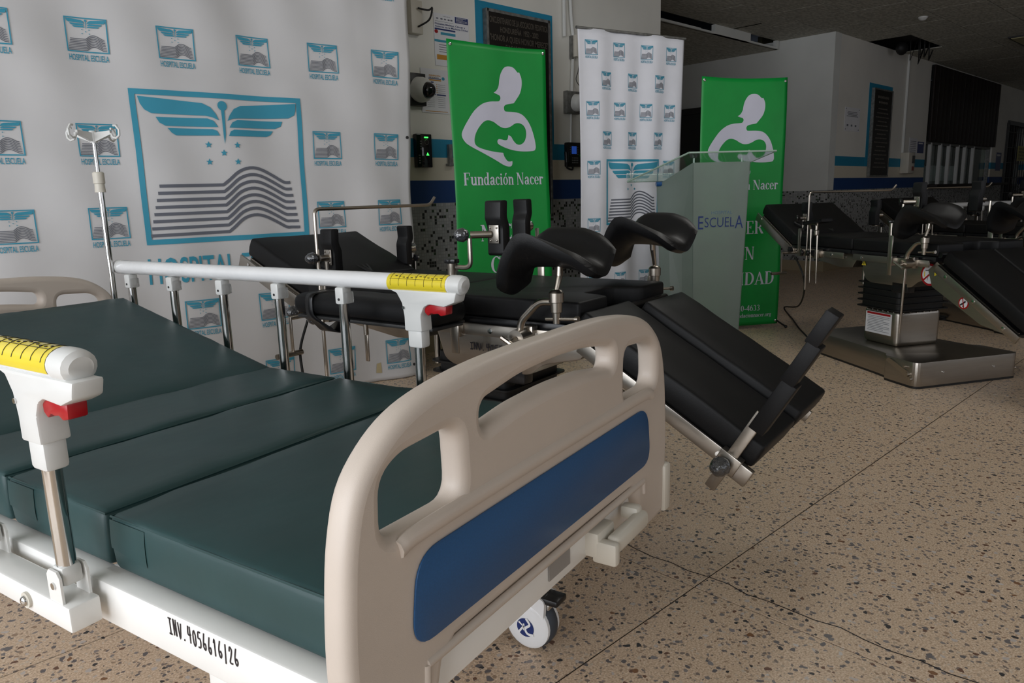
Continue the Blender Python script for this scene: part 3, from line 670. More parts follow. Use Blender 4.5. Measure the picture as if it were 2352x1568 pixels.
def green_banner(px, py, dep, ang, top, height, label, lean, seed, off=0):
    p, e, n, a = plane_at(px, py, dep, ang)
    c = V((p.x, p.y, 0))+e*off
    t = thing('x_banner', label, 'banner', c, a)
    w = GW; z0 = top-height
    # local: x along banner, y depth (away from viewer +), z up
    def surf(u, z):          # u -w/2..w/2
        f = (z-z0)/height
        return V((u, lean*(f-.5)+.010*sin(u*8+seed)*(1-abs(u/w))*(.4+f)+.006*sin(z*5+u*3+seed)+.02*(abs(2*u/w)**2)*(1 if f > .5 else .4)*abs(f-.5), z-.012*(1-(2*u/w)**2)*max(0, (f-.9)*10)))
    sh = MB(); sh.grid(lambda s_, q: surf((s_-.5)*w, z0+height*q), 24, 60); so = sh.build('sheet', GREENB, t)
    md = so.modifiers.new('thick', 'SOLIDIFY'); md.thickness = .0012; md.offset = 1
    mp = lambda x, y: surf(x, top+y)+V((0, -.003, 0))
    fig = MB()
    b = bmesh.new(); f = b.faces.new([b.verts.new((q.x, q.y, 0)) for q in mo])
    bmesh.ops.triangulate(b, faces=[f])
    for k in range(-8, 9): bmesh.ops.bisect_plane(b, geom=b.verts[:]+b.edges[:]+b.faces[:], plane_co=(k*.05, 0, 0), plane_no=(1, 0, 0))
    for k in range(0, 24): bmesh.ops.bisect_plane(b, geom=b.verts[:]+b.edges[:]+b.faces[:], plane_co=(0, -k*.05, 0), plane_no=(0, 1, 0))
    b.verts.index_update()
    fig.add([mp(v.co.x, v.co.y) for v in b.verts], [[v.index for v in g.verts] for g in b.faces]); b.free()
    fig.build('printed_figure', LILAC, t, label='white line figure of a mother cradling a baby')
    k = GW/.70
    tx = MB(); serif(tx, 'Fundación Nacer', mp, -.295*k, -.81*k, .60*k, .072*k)
    for i, s_ in enumerate(('NACER', 'CON', 'DIGNIDAD')):
        ww = (.385, .25, .60)[i]*k; serif(tx, s_, mp, .0-ww/2, (-1.14, -1.335, -1.53)[i]*k, ww, .098*k)
    serif(tx, 'Tel: 2220-4633', mp, -.17*k, -1.735*k, .36*k, .045*k)
    serif(tx, 'nacerfundacion@fundacionnacer.org', mp, -.31*k, -1.785*k, .60*k, .032*k)
    tx.build('lettering', LILAC, t)
    for sx in (-1, 1):
        for zz in (top-.025, z0+.025): MB().lathe([(.010, 0), (.010, .004), (.006, .006)], look(surf(sx*(w/2-.02), zz)+V((0, -.001, 0)), (0, -1, 0)), 10).build('eyelet', CHROME, t)
    st = MB(); hub = V((0, .10, z0+.75))
    for sx in (-1, 1):
        st.tube([hub, surf(sx*(w/2-.02), top-.02)+V((0, .006, 0))], .006, 7); st.tube([hub, surf(sx*(w/2-.02), z0+.03)+V((0, .006, 0))], .006, 7)
        st.tube([hub+V((0, 0, -.3)), (sx*(w/2-.012), .02, .06), (sx*(w/2+.025), -.07, .014)], .007, 7)
    st.tube([hub, (0, .42, .012)], .008, 7); st.ball(hub, .025)
    st.build('stand', BLACKP, t)
    for sx in (-1, 1): MB().ball((sx*(w/2+.027), -.074, .0125), .0125).build('foot', BLACKR, t)
    MB().ball((0, .42, .013), .013).build('foot', BLACKR, t)
    return t
green_banner(1145, 400, 4.35, -35, GTOP, 1.84, 'green foundation banner hanging in front of the black bronze plaque', .03, 0, GXC)
green_banner(1703, 460, 5.44, -14, 1.848, 1.82, 'green foundation banner standing behind the frosted lectern', .0, 2)
# ------------------------------------------------------------------ hospital logo print
F_ = dict(f1=[(.042,-.039),(.386,-.062),(.43,-.083),(.457,-.118),(.474,-.158),(.439,-.141),(.399,-.133),(.348,-.133),(.105,-.131),(.07,-.111),(.051,-.079)],
 f2=[(.125,-.15),(.408,-.148),(.442,-.161),(.465,-.196),(.174,-.198),(.142,-.181)], f3=[(.182,-.209),(.432,-.209),(.457,-.218),(.47,-.245),(.226,-.25),(.203,-.236)],
 g1=[(.967,-.035),(.616,-.065),(.571,-.086),(.541,-.124),(.523,-.159),(.555,-.144),(.598,-.14),(.915,-.126),(.953,-.106),(.963,-.078)],
 g2=[(.876,-.147),(.586,-.15),(.553,-.165),(.531,-.197),(.828,-.192),(.864,-.177)], g3=[(.813,-.207),(.559,-.208),(.537,-.218),(.523,-.246),(.766,-.243),(.795,-.231)],
 st=[(.492,-.096),(.511,-.095),(.505,-.24),(.495,-.294),(.492,-.24)])
TOPL = [(.1,-.538),(.467,-.534),(.508,-.503),(.567,-.455),(.635,-.433),(.702,-.441),(.778,-.477),(.845,-.516),(.868,-.524),(.898,-.523)]
BOTL = [(.027,-.82),(.476,-.816),(.512,-.788),(.572,-.74),(.641,-.72),(.708,-.73),(.787,-.767),(.854,-.805),(.89,-.808),(.943,-.81)]
def logo2d():
    """list of (material, verts2d, faces) in frame units, finely cut so that it can follow folds"""
    L = []
    def P(mt, polys, cut):
        b = bmesh.new()
        for p in polys: b.faces.new([b.verts.new((q[0], q[1], 0)) for q in p])
        bmesh.ops.triangulate(b, faces=b.faces[:])
        for k in range(1, cut): 
            bmesh.ops.bisect_plane(b, geom=b.verts[:]+b.edges[:]+b.faces[:], plane_co=(k/cut, 0, 0), plane_no=(1, 0, 0))
            bmesh.ops.bisect_plane(b, geom=b.verts[:]+b.edges[:]+b.faces[:], plane_co=(0, -k/cut, 0), plane_no=(0, 1, 0))
        b.verts.index_update(); L.append((mt, [(v.co.x, v.co.y) for v in b.verts], [[v.index for v in f.verts] for f in b.faces])); b.free()
    hh, tb = .872, .03
    fr = [[(0, 0), (1, 0), (1, -tb), (0, -tb)], [(0, -hh), (1, -hh), (1, -hh+tb), (0, -hh+tb)], [(0, -tb), (tb, -tb), (tb, -hh+tb), (0, -hh+tb)], [(1-tb, -tb), (1, -tb), (1, -hh+tb), (1-tb, -hh+tb)]]
    P(CYAN, fr+list(F_.values())+[[(.502+.028*cos(k*pi/8), -.072+.028*sin(k*pi/8)) for k in range(16)]], 20)
    star = lambda x, y: [(x+(.021 if k % 2 == 0 else .009)*cos(pi/2+k*pi/5), y+(.021 if k % 2 == 0 else .009)*sin(pi/2+k*pi/5)) for k in range(10)]
    P(CYAN, [star(*q) for q in ((.402,-.299),(.569,-.299),(.486,-.346),(.399,-.399),(.565,-.397))], 1)
    ln = []
    for k in range(8):
        t = k/7; pts = [V((a[0]*(1-t)+b[0]*t, a[1]*(1-t)+b[1]*t)) for a, b in zip(TOPL, BOTL)]
        fine = [pts[0]]+[pts[0].lerp(pts[1], q/10) for q in range(1, 10)]+crv(pts[1:], 3, False)
        for i in range(len(fine)-1):
            p, q = fine[i], fine[i+1]
            def nn(j):
                d = (fine[min(j+1, len(fine)-1)]-fine[max(j-1, 0)]).normalized(); return V((-d.y, d.x))*.009
            ln.append([p+nn(i), p-nn(i), q-nn(i+1), q+nn(i+1)])
    P(GREY, ln, 1)
    return L
LOGO = logo2d()
def put_logo(mb, mp, x, y, w, text=True, tw=.95, ty=-1.085, th=.160, txt='HOSPITAL ESCUELA', sy=1):
    for mt, vs, fs in LOGO:
        mb.use(mt); mb.add([mp(x+a*w, y+b*w*sy) for a, b in vs], fs)
    if text:
        mb.use(CYAN); mb.text(txt, mp, x+.02*w, y+ty*w*sy, w*tw, th*w*sy, .012)
# big backdrop
BA = R(-4.8); BE = V((cos(BA), sin(BA), 0)); BN = V((-sin(BA), cos(BA), 0)); BP = V((2.62, 3.55, 0))
t = thing('backdrop_banner', 'huge white hospital backdrop sheet printed with repeated cyan logos behind the bed', 'backdrop', BP, BA)
def bsurf(s_, z):      # s_ <=0 leftwards
    f = .010*sin(s_*7.5+.6*z)*(.5+.5*z/2.2)+.006*sin(s_*17+z*2.1)+.005*sin(z*6-s_*3)+.004*sin((s_+z)*13)
    f += .05*max(0, 1-abs(s_+.06)/.25)*sin(z*2.2)*.5+.012*max(0, 1-z/.5)*sin(s_*14)
    edge = max(0, 1+s_/.08) if s_ > -.08 else 0
    return V((s_+.03*edge*(z/2.2)-.004*edge*sin(z*7), f+.006*edge, z))
sh = MB(); sh.grid(lambda a, b: bsurf(-3.6+3.6*a, .004+2.66*b), 220, 130); so = sh.build('sheet', CLOTH, t)
md = so.modifiers.new('thick', 'SOLIDIFY'); md.thickness = .001; md.offset = 1
mpb = lambda x, y: bsurf(x, y)+V((0, -.005, 0))
cols = [-.142-.3625*k for k in range(9)]; rows = [2.224, 1.784, 1.344, .980, .522, .170]
for ri, z in enumerate(rows):
    for ci, x in enumerate(cols):
        if ri in (2, 3) and ci in (2, 3): continue
        if ri == 0 and ci > 3: continue
        if ri >= 4 and ci > 5: continue
        if ri == 4 and ci in (0, 1): continue
        b = MB(); put_logo(b, mpb, x-.08-.01*(ri >= 2), z+.071, .162); b.build('printed_logo', None, t)
b = MB(); put_logo(b, mpb, -1.4555, 1.575, .806, False)
b.use(CYAN).text('HOSPITAL ESCUELA', mpb, -1.46, .688, .80, .125, .012); b.build('printed_logo', None, t, label='large central logo')
for sx, z in ((-.02, 1.40), (-.05, .42), (-.05, .07)): MB().lathe([(.009, 0), (.009, .004), (.005, .005)], look(bsurf(sx, z)+V((0, -.002, 0)), (0, -1, 0)), 10).build('eyelet', DGREY, t)
for (x0, z0) in ((-.02, .13), (-.30, .055)): MB().poly2([(x0, z0), (x0+.035, z0-.005), (x0+.03, z0+.06), (x0+.005, z0+.055)], lambda x, y: bsurf(x, y)+V((0, -.004, 0))).build('tape', mat('masking_tape', (.50, .42, .24), .6), t)
MB().cyl((-3.6, .055, 2.68), (.05, .055, 2.68), .018).build('top_bar', CHROME, t)
for x in (-3.6, -.14): MB().cyl((x, .075, 0), (x, .04, 2.68), .016).build('stand_post', CHROME, t)
# white roll-up
p, e, n, a = plane_at(1450, 400, 5.15, -30)
def wl(x, y):
    q = onp(x, y, p, n); return (q-p).dot(e), q.z
c0, c1 = wl(1326, 66), wl(1572, 86)
RW = c1[0]-c0[0]; RX = (c0[0]+c1[0])/2; RT = (c0[1]+c1[1])/2
t = thing('roll_up_banner', 'white roll-up banner with rows of small cyan hospital logos behind the lectern', 'banner', (p.x+e.x*RX, p.y+e.y*RX, 0), a)
def rsurf(u, z):
    w_ = 1-.06*sin(pi*z/RT); fold = .012*sin(u*26+.5*sin(z*2))*(.4+.6*sin(pi*z/RT))+.008*sin(u*11+z)
    return V((u*w_, fold, z))
sh = MB(); sh.grid(lambda s_, q: rsurf((s_-.5)*RW, .09+(RT-.09)*q), 60, 40); so = sh.build('sheet', CLOTH2, t)
md = so.modifiers.new('thick', 'SOLIDIFY'); md.thickness = .001; md.offset = 1
mr_ = lambda x, y: rsurf(x, y)+V((0, -.003, 0))
rowz = [RT-.115-.1925*k for k in range(11)]
for ri, z in enumerate(rowz):
    xs_ = [-.39, -.13, .13, .37] if ri % 2 == 0 else [-.26, 0, .255]
    if 4 <= ri <= 7: xs_ = [q for q in xs_ if abs(q) > .3]
    for q in xs_:
        if abs(q)*RW*1.0 > RW*.44: continue
        b = MB(); put_logo(b, mr_, q*RW-.047, z+.045, .094, sy=1.12); b.build('printed_logo', None, t)
b = MB(); put_logo(b, mr_, -.27*RW, RT-.83, .47*RW*1.15, False, sy=1.02); b.use(CYAN).text('HOSPITAL ESCUELA', mr_, -.27*RW, RT-1.38, .47*RW*1.2, .085, .012); b.build('printed_logo', None, t, label='large lower logo')
MB().cyl((-RW/2-.01, 0, RT), (RW/2+.01, 0, RT), .009).build('top_bar', GALV, t)
MB().box((0, 0, .045), (RW+.02, .09, .085), bev=.01).build('base_cassette', GALV, t)
MB().cyl((0, .03, .08), (0, .025, RT), .008).build('pole', GALV, t)
for sx in (-1, 1): MB().box((sx*RW*.3, 0, .006), (.03, .34, .012)).build('foot', GALV, t)
# ------------------------------------------------------------------ lectern
PD = 4.55
p = atd(1657, 372, PD); ttop = p.z
a = R(46.265-90+6); e = V((cos(a), sin(a), 0)); n = V((-sin(a), cos(a), 0))
t = thing('lectern', 'frosted acrylic lectern with navy hospital lettering and clear sloping top', 'lectern', (p.x, p.y, 0), a)
def lx(x, y):
    q = onp(x, y, p, n); return (q-p).dot(e), q.z
w0, w1 = lx(1593, 372)[0], lx(1722, 372)[0]
wb0, wb1 = w0+.02, w1-.045; dp = .30; zt = ttop; zb_ = zt-.13
SKX = -.14   # the sides splay back to the speaker's side
MB().add([(w0, 0, zt), (w1, 0, zt), (wb1, 0, .03), (wb0, 0, .03), (w0, .012, zt), (w1, .012, zt), (wb1, .012, .03), (wb0, .012, .03)], [[3, 2, 1, 0], [4, 5, 6, 7], [0, 1, 5, 4], [1, 2, 6, 5], [2, 3, 7, 6], [3, 0, 4, 7]]).build('front_panel', FROST, t)
for (xa, xb, sx) in ((w0, wb0, -1), (w1, wb1, 1)):
    k = SKX if sx < 0 else .02
    MB().add([(xa, .012, zt), (xa+k, dp, zb_), (xb+k*.8, dp, .03), (xb, .012, .03), (xa+.01, .012, zt), (xa+k+.01, dp, zb_), (xb+k*.8+.01, dp, .03), (xb+.01, .012, .03)], [[0, 1, 2, 3], [7, 6, 5, 4], [0, 4, 5, 1], [1, 5, 6, 2], [2, 6, 7, 3], [3, 7, 4, 0]]).build('side_panel', FROST, t)
MB().box(((w0+w1)/2, .17, .69), (w1-w0-.03, .28, .012)).build('shelf', FROST, t)
MB().box(((w0+w1)/2-.03, .14, .015), (w1-w0+.12, .40, .03), bev=.004).build('base_plate', FROST, t)
tl, tr = -.215, .345
TP = lambda x, y: V((x+(-.30*(y+.02)/.40 if y > 0 else 0), y, zt+.055-.42*(y+.02)))
tp = MB(); cs = [(tl, -.02), (tr, -.02), (tr, .36), (tl, .36)]
vs = [TP(*q) for q in cs]+[TP(*q)+V((0, .004, .010)) for q in cs]
tp.add(vs, [[3, 2, 1, 0], [4, 5, 6, 7], [0, 1, 5, 4], [1, 2, 6, 5], [2, 3, 7, 6], [3, 0, 4, 7]]); tpo = tp.build('sloping_top', ACRYL, t)
lp = MB(); q0, q1 = TP(tl, .36), TP(tr, .36)
lp.add([q0, q1, q1+V((0, .01, .06)), q0+V((0, .01, .06)), q0+V((0, .01, 0)), q1+V((0, .01, 0)), q1+V((0, .02, .06)), q0+V((0, .02, .06))], [[3, 2, 1, 0], [4, 5, 6, 7], [0, 1, 5, 4], [1, 2, 6, 5], [2, 3, 7, 6], [3, 0, 4, 7]]); lp.build('paper_stop', ACRYL, t)
eg = MB()
for q, r_ in ((vs[0], vs[1]), (vs[1], vs[2]), (vs[3], vs[0]), (vs[3], vs[2])): eg.tube([q+V((0, 0, .005)), r_+V((0, 0, .005))], .0055, 6)
eg.build('polished_edge', ACEDGE, tpo)
for xx in (w0+.02, w1-.03): MB().cyl((xx, .05, zt-.03), (xx, .05, zt+.03), .006).build('standoff', ACEDGE, t)
MB().cyl((w0+SKX-.012, .27, zb_+.01), (w0+SKX+.03, .27, zb_+.01), .016).build('blue_knob', mat('blue_knob', (.01, .08, .25), .3), t)
mpl = lambda x, y: V((x, -.0015, y))
def ll(x, y): u_, z_ = lx(x, y); return u_, z_
u0, z0 = ll(1603, 527); u1, z1 = ll(1706, 522)
lt2 = MB(); lt2.text('HOSPITAL', mpl, u0+(u1-u0)*.29, z0+.092, (u1-u0)*.46, .02, -.006)
lo = MB()
lo.text('E', mpl, u0, z0, (u1-u0)*.115, .088, -.004); lo.text('SCUEL', mpl, u0+(u1-u0)*.145, z0+.012, (u1-u0)*.66, .064, -.008); lo.text('A', mpl, u0+(u1-u0)*.82, z0, (u1-u0)*.18, .086, -.004)
lo.build('lettering', NAVY, t); lt2.build('small_lettering', mat('print_pale_blue', (.12, .2, .3), .5), t)
# ================================================================== HOSPITAL BED
def axis_pts(half, r, n):
    inner = [-half+r+(2*half-2*r)*k/n for k in range(n+1)]
    return [-half, -half+r*.3]+inner+[half-r*.3, half]
def pad(mb, c, d, r=.012, n=(8, 8, 2), crown=.004, wr=.0012, M=None, seed=0):
    """soft rounded cushion box"""
    hx, hy, hz = d[0]/2, d[1]/2, d[2]/2; r = min(r, hx, hy, hz)
    ax, ay, az = axis_pts(hx, r, n[0]), axis_pts(hy, r, n[1]), axis_pts(hz, r, n[2])
    b = bmesh.new(); cache = {}
    def vert(p):
        k = (round(p[0], 5), round(p[1], 5), round(p[2], 5))
        if k not in cache:
            q = V((max(-hx+r, min(hx-r, p[0])), max(-hy+r, min(hy-r, p[1])), max(-hz+r, min(hz-r, p[2]))))
            dd = V(p)-q; o = q+dd.normalized()*r if dd.length > 1e-9 else V(p)
            fx, fy, fz = 1-(o.x/hx)**2, 1-(o.y/hy)**2, 1-(o.z/hz)**2
            cz = crown*min(1, 3*max(fx, 0))*min(1, 3*max(fy, 0))
            w_ = wr*(sin(o.x*31+o.y*13+seed)+sin(o.y*23-o.x*19+seed*2)+sin((o.x+o.y)*57+seed*3)*.6)
            if o.z > hz*.5: o.z += cz+w_
            o.x += (1 if o.x > 0 else -1)*crown*.8*max(fz, 0)*(abs(o.x) > hx*.9); o.y += (1 if o.y > 0 else -1)*crown*.8*max(fz, 0)*(abs(o.y) > hy*.9)
            cache[k] = b.verts.new(o)
        return cache[k]
    def face(A, B, fn, flip):
        for i in range(len(A)-1):
            for j in range(len(B)-1):
                q = [vert(fn(A[i], B[j])), vert(fn(A[i+1], B[j])), vert(fn(A[i+1], B[j+1])), vert(fn(A[i], B[j+1]))]
                b.faces.new(q[::-1] if flip else q)
    face(ax, ay, lambda s, t: (s, t, hz), False); face(ax, ay, lambda s, t: (s, t, -hz), True)
    face(ax, az, lambda s, t: (s, -hy, t), False); face(ax, az, lambda s, t: (s, hy, t), True)
    face(ay, az, lambda s, t: (hx, s, t), False); face(ay, az, lambda s, t: (-hx, s, t), True)
    return mb.bm(b, (M or Mx())@Mx.Translation(V(c)))
BDA = R(13.3); EU = V((cos(BDA), sin(BDA), 0)); EV = V((-sin(BDA), cos(BDA), 0)); U0, V0 = 1.015, 1.66
def Bp(u, v, z): return V((u-U0, v-V0, z))
def onu(x, y, u0):
    d = ray(x, y); q = CC+d*(u0/d.dot(EU)); return q.dot(EV), q.z
def curve_board(outer, holes, half, bev, M):
    cu = bpy.data.curves.new('b', 'CURVE'); cu.dimensions = '2D'; cu.fill_mode = 'BOTH'
    cu.extrude = half-bev; cu.bevel_depth = bev; cu.bevel_resolution = 4; cu.offset = -bev
    for P in [outer]+holes:
        sp = cu.splines.new('POLY'); sp.points.add(len(P)-1); sp.use_cyclic_u = True
        for q, p in zip(sp.points, P): q.co = (p[0], p[1], 0, 1)
    o = bpy.data.objects.new('b', cu); COL.objects.link(o)
    me = bpy.data.meshes.new_from_object(o.evaluated_get(bpy.context.evaluated_depsgraph_get()))
    vs = [M@v.co for v in me.vertices]; fs = [list(p.vertices) for p in me.polygons]
    bpy.data.objects.remove(o); bpy.data.curves.remove(cu); bpy.data.meshes.remove(me)
    return vs, fs
def board_outline():
    half = [(0, .829), (.12, .8285), (.22, .8245), (.31, .814), (.375, .797), (.425, .768), (.462, .728), (.482, .67), (.492, .60), (.497, .52), (.494, .45), (.482, .37), (.474, .335), (.335, .335), (.332, .40), (.322, .435), (.295, .455), (.15, .457), (0, .457)]
    half = [(q.x, q.y) for q in crv([V((x, z, 0)) for x, z in half[:12]], 4, False)]+half[12:]
    R_ = [(x, z) for x, z in half]; L_ = [(-x, z) for x, z in half[1:-1]][::-1]
    P = R_+L_
    return P
def hole(P, k=5): return [(q.x, q.y) for q in fil([V((a, b, 0)) for a, b in P], .03, k, True)]
HOLES = [hole([(.268, .755), (.265, .648), (.425, .650), (.42, .728), (.385, .748)]), hole([(-.268, .755), (-.265, .648), (-.425, .650), (-.42, .728), (-.385, .748)]),
         hole([(-.215, .770), (-.11, .786), (0, .790), (.11, .786), (.215, .770), (.215, .728), (.11, .743), (0, .747), (-.11, .743), (-.215, .728)])]
def make_board(name, t, v, out):
    # out = -1: the face looks to the foot
    M = frame((1, 0, 0), (0, 0, 1), (0, -1, 0), Bp(U0, v, 0))
    mb = MB(); vs, fs = curve_board(board_outline(), HOLES, .023, .017, M); mb.add(vs, fs)
    f = v+out*.0205
    led = [(-.40, .632), (-.30, .640), (.30, .640), (.40, .632)]
    mb.tube([Bp(U0+q.x, f, q.y) for q in crv([V((a, b, 0)) for a, b in led], 6, False)], .010, 8, sy=1.3)
    mb.tube([Bp(U0-.36, f, .447+.006), Bp(U0+.36, f, .447+.006)], .0075, 8); 
    for s in (-1, 1): mb.tube([Bp(U0+s*.36, f, .453), Bp(U0+s*.362, f, .425)], .007, 8)
    o = mb.build(name, IVORY, t, ang=50)
    pn = MB(); pl_ = [(q.x, q.y) for q in fil([(-.39, .487, 0), (.39, .487, 0), (.372, .613, 0), (-.372, .613, 0)], .045, 7, True)]
    pn.prism(pl_, 0, .003, frame((1, 0, 0), (0, 0, 1), (0, -1, 0), Bp(U0, v-.0235 if out < 0 else v+.0265, 0)), bev=.001); pn.build('blue_panel', BLUEP, o)
    for s in (-1, 1):
        bm_ = MB(); bm_.box(Bp(U0+s*.487, v, .395), (.034, .06, .11), bev=.006); bm_.box(Bp(U0+s*.505, v, .395), (.012, .036, .085), bev=.003); bm_.build('corner_bumper', CREAM, o)
    return o
HAND = {'I': [[(.1, 1), (.6, 1)], [(.35, 1), (.35, 0)], [(.1, 0), (.6, 0)]], 'N': [[(.1, 0), (.1, 1)], [(.1, 1), (.6, .05)], [(.6, 0), (.6, 1)]], 'V': [[(.05, 1), (.35, 0), (.65, 1)]], '.': [[(.2, 0), (.26, .05)]],
        '4': [[(.15, 1), (.1, .5), (.6, .52)], [(.5, 1), (.48, 0)]], '0': [[(.35 + .25*cos(k*pi/6+1.5), .5+.48*sin(k*pi/6+1.5)) for k in range(13)]], '5': [[(.6, 1), (.2, .98), (.15, .6), (.45, .6), (.6, .35), (.45, .05), (.12, .03)]],
        '6': [[(.4, 1), (.15, .5), (.15, .15), (.4, 0), (.58, .2), (.45, .4), (.2, .3)]], '1': [[(.2, .8), (.38, 1), (.35, 0)]], '/': [[(.4, 1.05), (.3, -.1)]], '2': [[(.12, .75), (.3, 1), (.55, .85), (.45, .5), (.1, .05), (.6, .02)]]}
def handwrite(mb, s_, mp, x0, y0, cw, h, sw):
    for i, c in enumerate(s_):
        for st in HAND[c]:
            q = [(x0+(i+p[0])*cw+.012*h*sin(7*i+3*k), y0+p[1]*h+.05*h*sin(i*2.1)) for k, p in enumerate(st)]
            if len(q) > 2: q = [(a.x, a.y) for a in crv([V((a, b, 0)) for a, b in q], 4, False)]
            mb.strip(q, sw, mp)
def castor(t, u, v, braked=True):
    c = Bp(u, v, .0625)
    mb = MB(); M = look(c-V((.022, 0, 0)), (1, 0, 0))
    mb.lathe([(.040, 0), (.058, .004), (.0625, .012), (.0625, .032), (.058, .040), (.040, .044)], M, 32); w_ = mb.build('castor_wheel', TYRE, t)
    for s in (-1, 1):
        cv = MB(); M = look(c+V((s*.022, 0, 0)), (s, 0, 0))
        cv.lathe([(.058, -.004), (.0575, .004), (.050, .009), (.02, .0115), (.002, .012)], M, 32)
        cv.prism([(q.x, q.y) for q in fil([(-.045, .02, 0), (-.05, .075, 0), (-.012, .085, 0), (.02, .062, 0), (.045, .03, 0)], .012, 4, True)], s*.018, s*.029, frame((0, 1, 0), (0, 0, 1), (1, 0, 0), c))
        cv.build('castor_cover', CASW, t)
        lg = MB(); lg.use(NAVY); f = c+V((s*.0345, 0, -.002)); mp = lambda y, z, f=f, s=s: f+V((0, y*(-s), z))
        lg.poly2([(.023*cos(k*pi/12), .023*sin(k*pi/12)) for k in range(24)], mp)
        lg.use(CASW); f2 = f+V((s*.0006, 0, 0)); mp2 = lambda y, z, f2=f2, s=s: f2+V((0, y*(-s), z))
        lg.strip([(q.x, q.y) for q in crv([(-.004, .022, 0), (-.012, .010, 0), (.0, -.002, 0), (-.006, -.014, 0), (-.02, -.014, 0)], 4, False)], .006, mp2)
        lg.strip([(.004, .008), (.004, -.006)], .004, mp2); lg.strip([(.016, .010), (.005, .002), (.018, -.016)], .005, mp2)
        lg.build('castor_emblem', None, t)
        MB().cyl(c+V((s*.028, .03, .058)), c+V((s*.031, .03, .058)), .0045).build('castor_pin', GALV, t)
    MB().cyl(c+V((0, .03, .065)), c+V((0, .03, .11)), .016).box(c+V((0, .03, .10)), (.055, .055, .02), bev=.004).build('castor_stem', STEEL, t)
    if braked:
        p = MB(); p.box(c+V((0, -.055, .072)), (.05, .05, .016), Mx(), bev=.005); p.box(c+V((0, -.028, .068)), (.04, .04, .026), bev=.006); p.build('brake_pedal', BLACKP, t)
        MB().box(c+V((0, -.045, .052)), (.03, .015, .014), bev=.002).build('brake_link', CHROME, t)
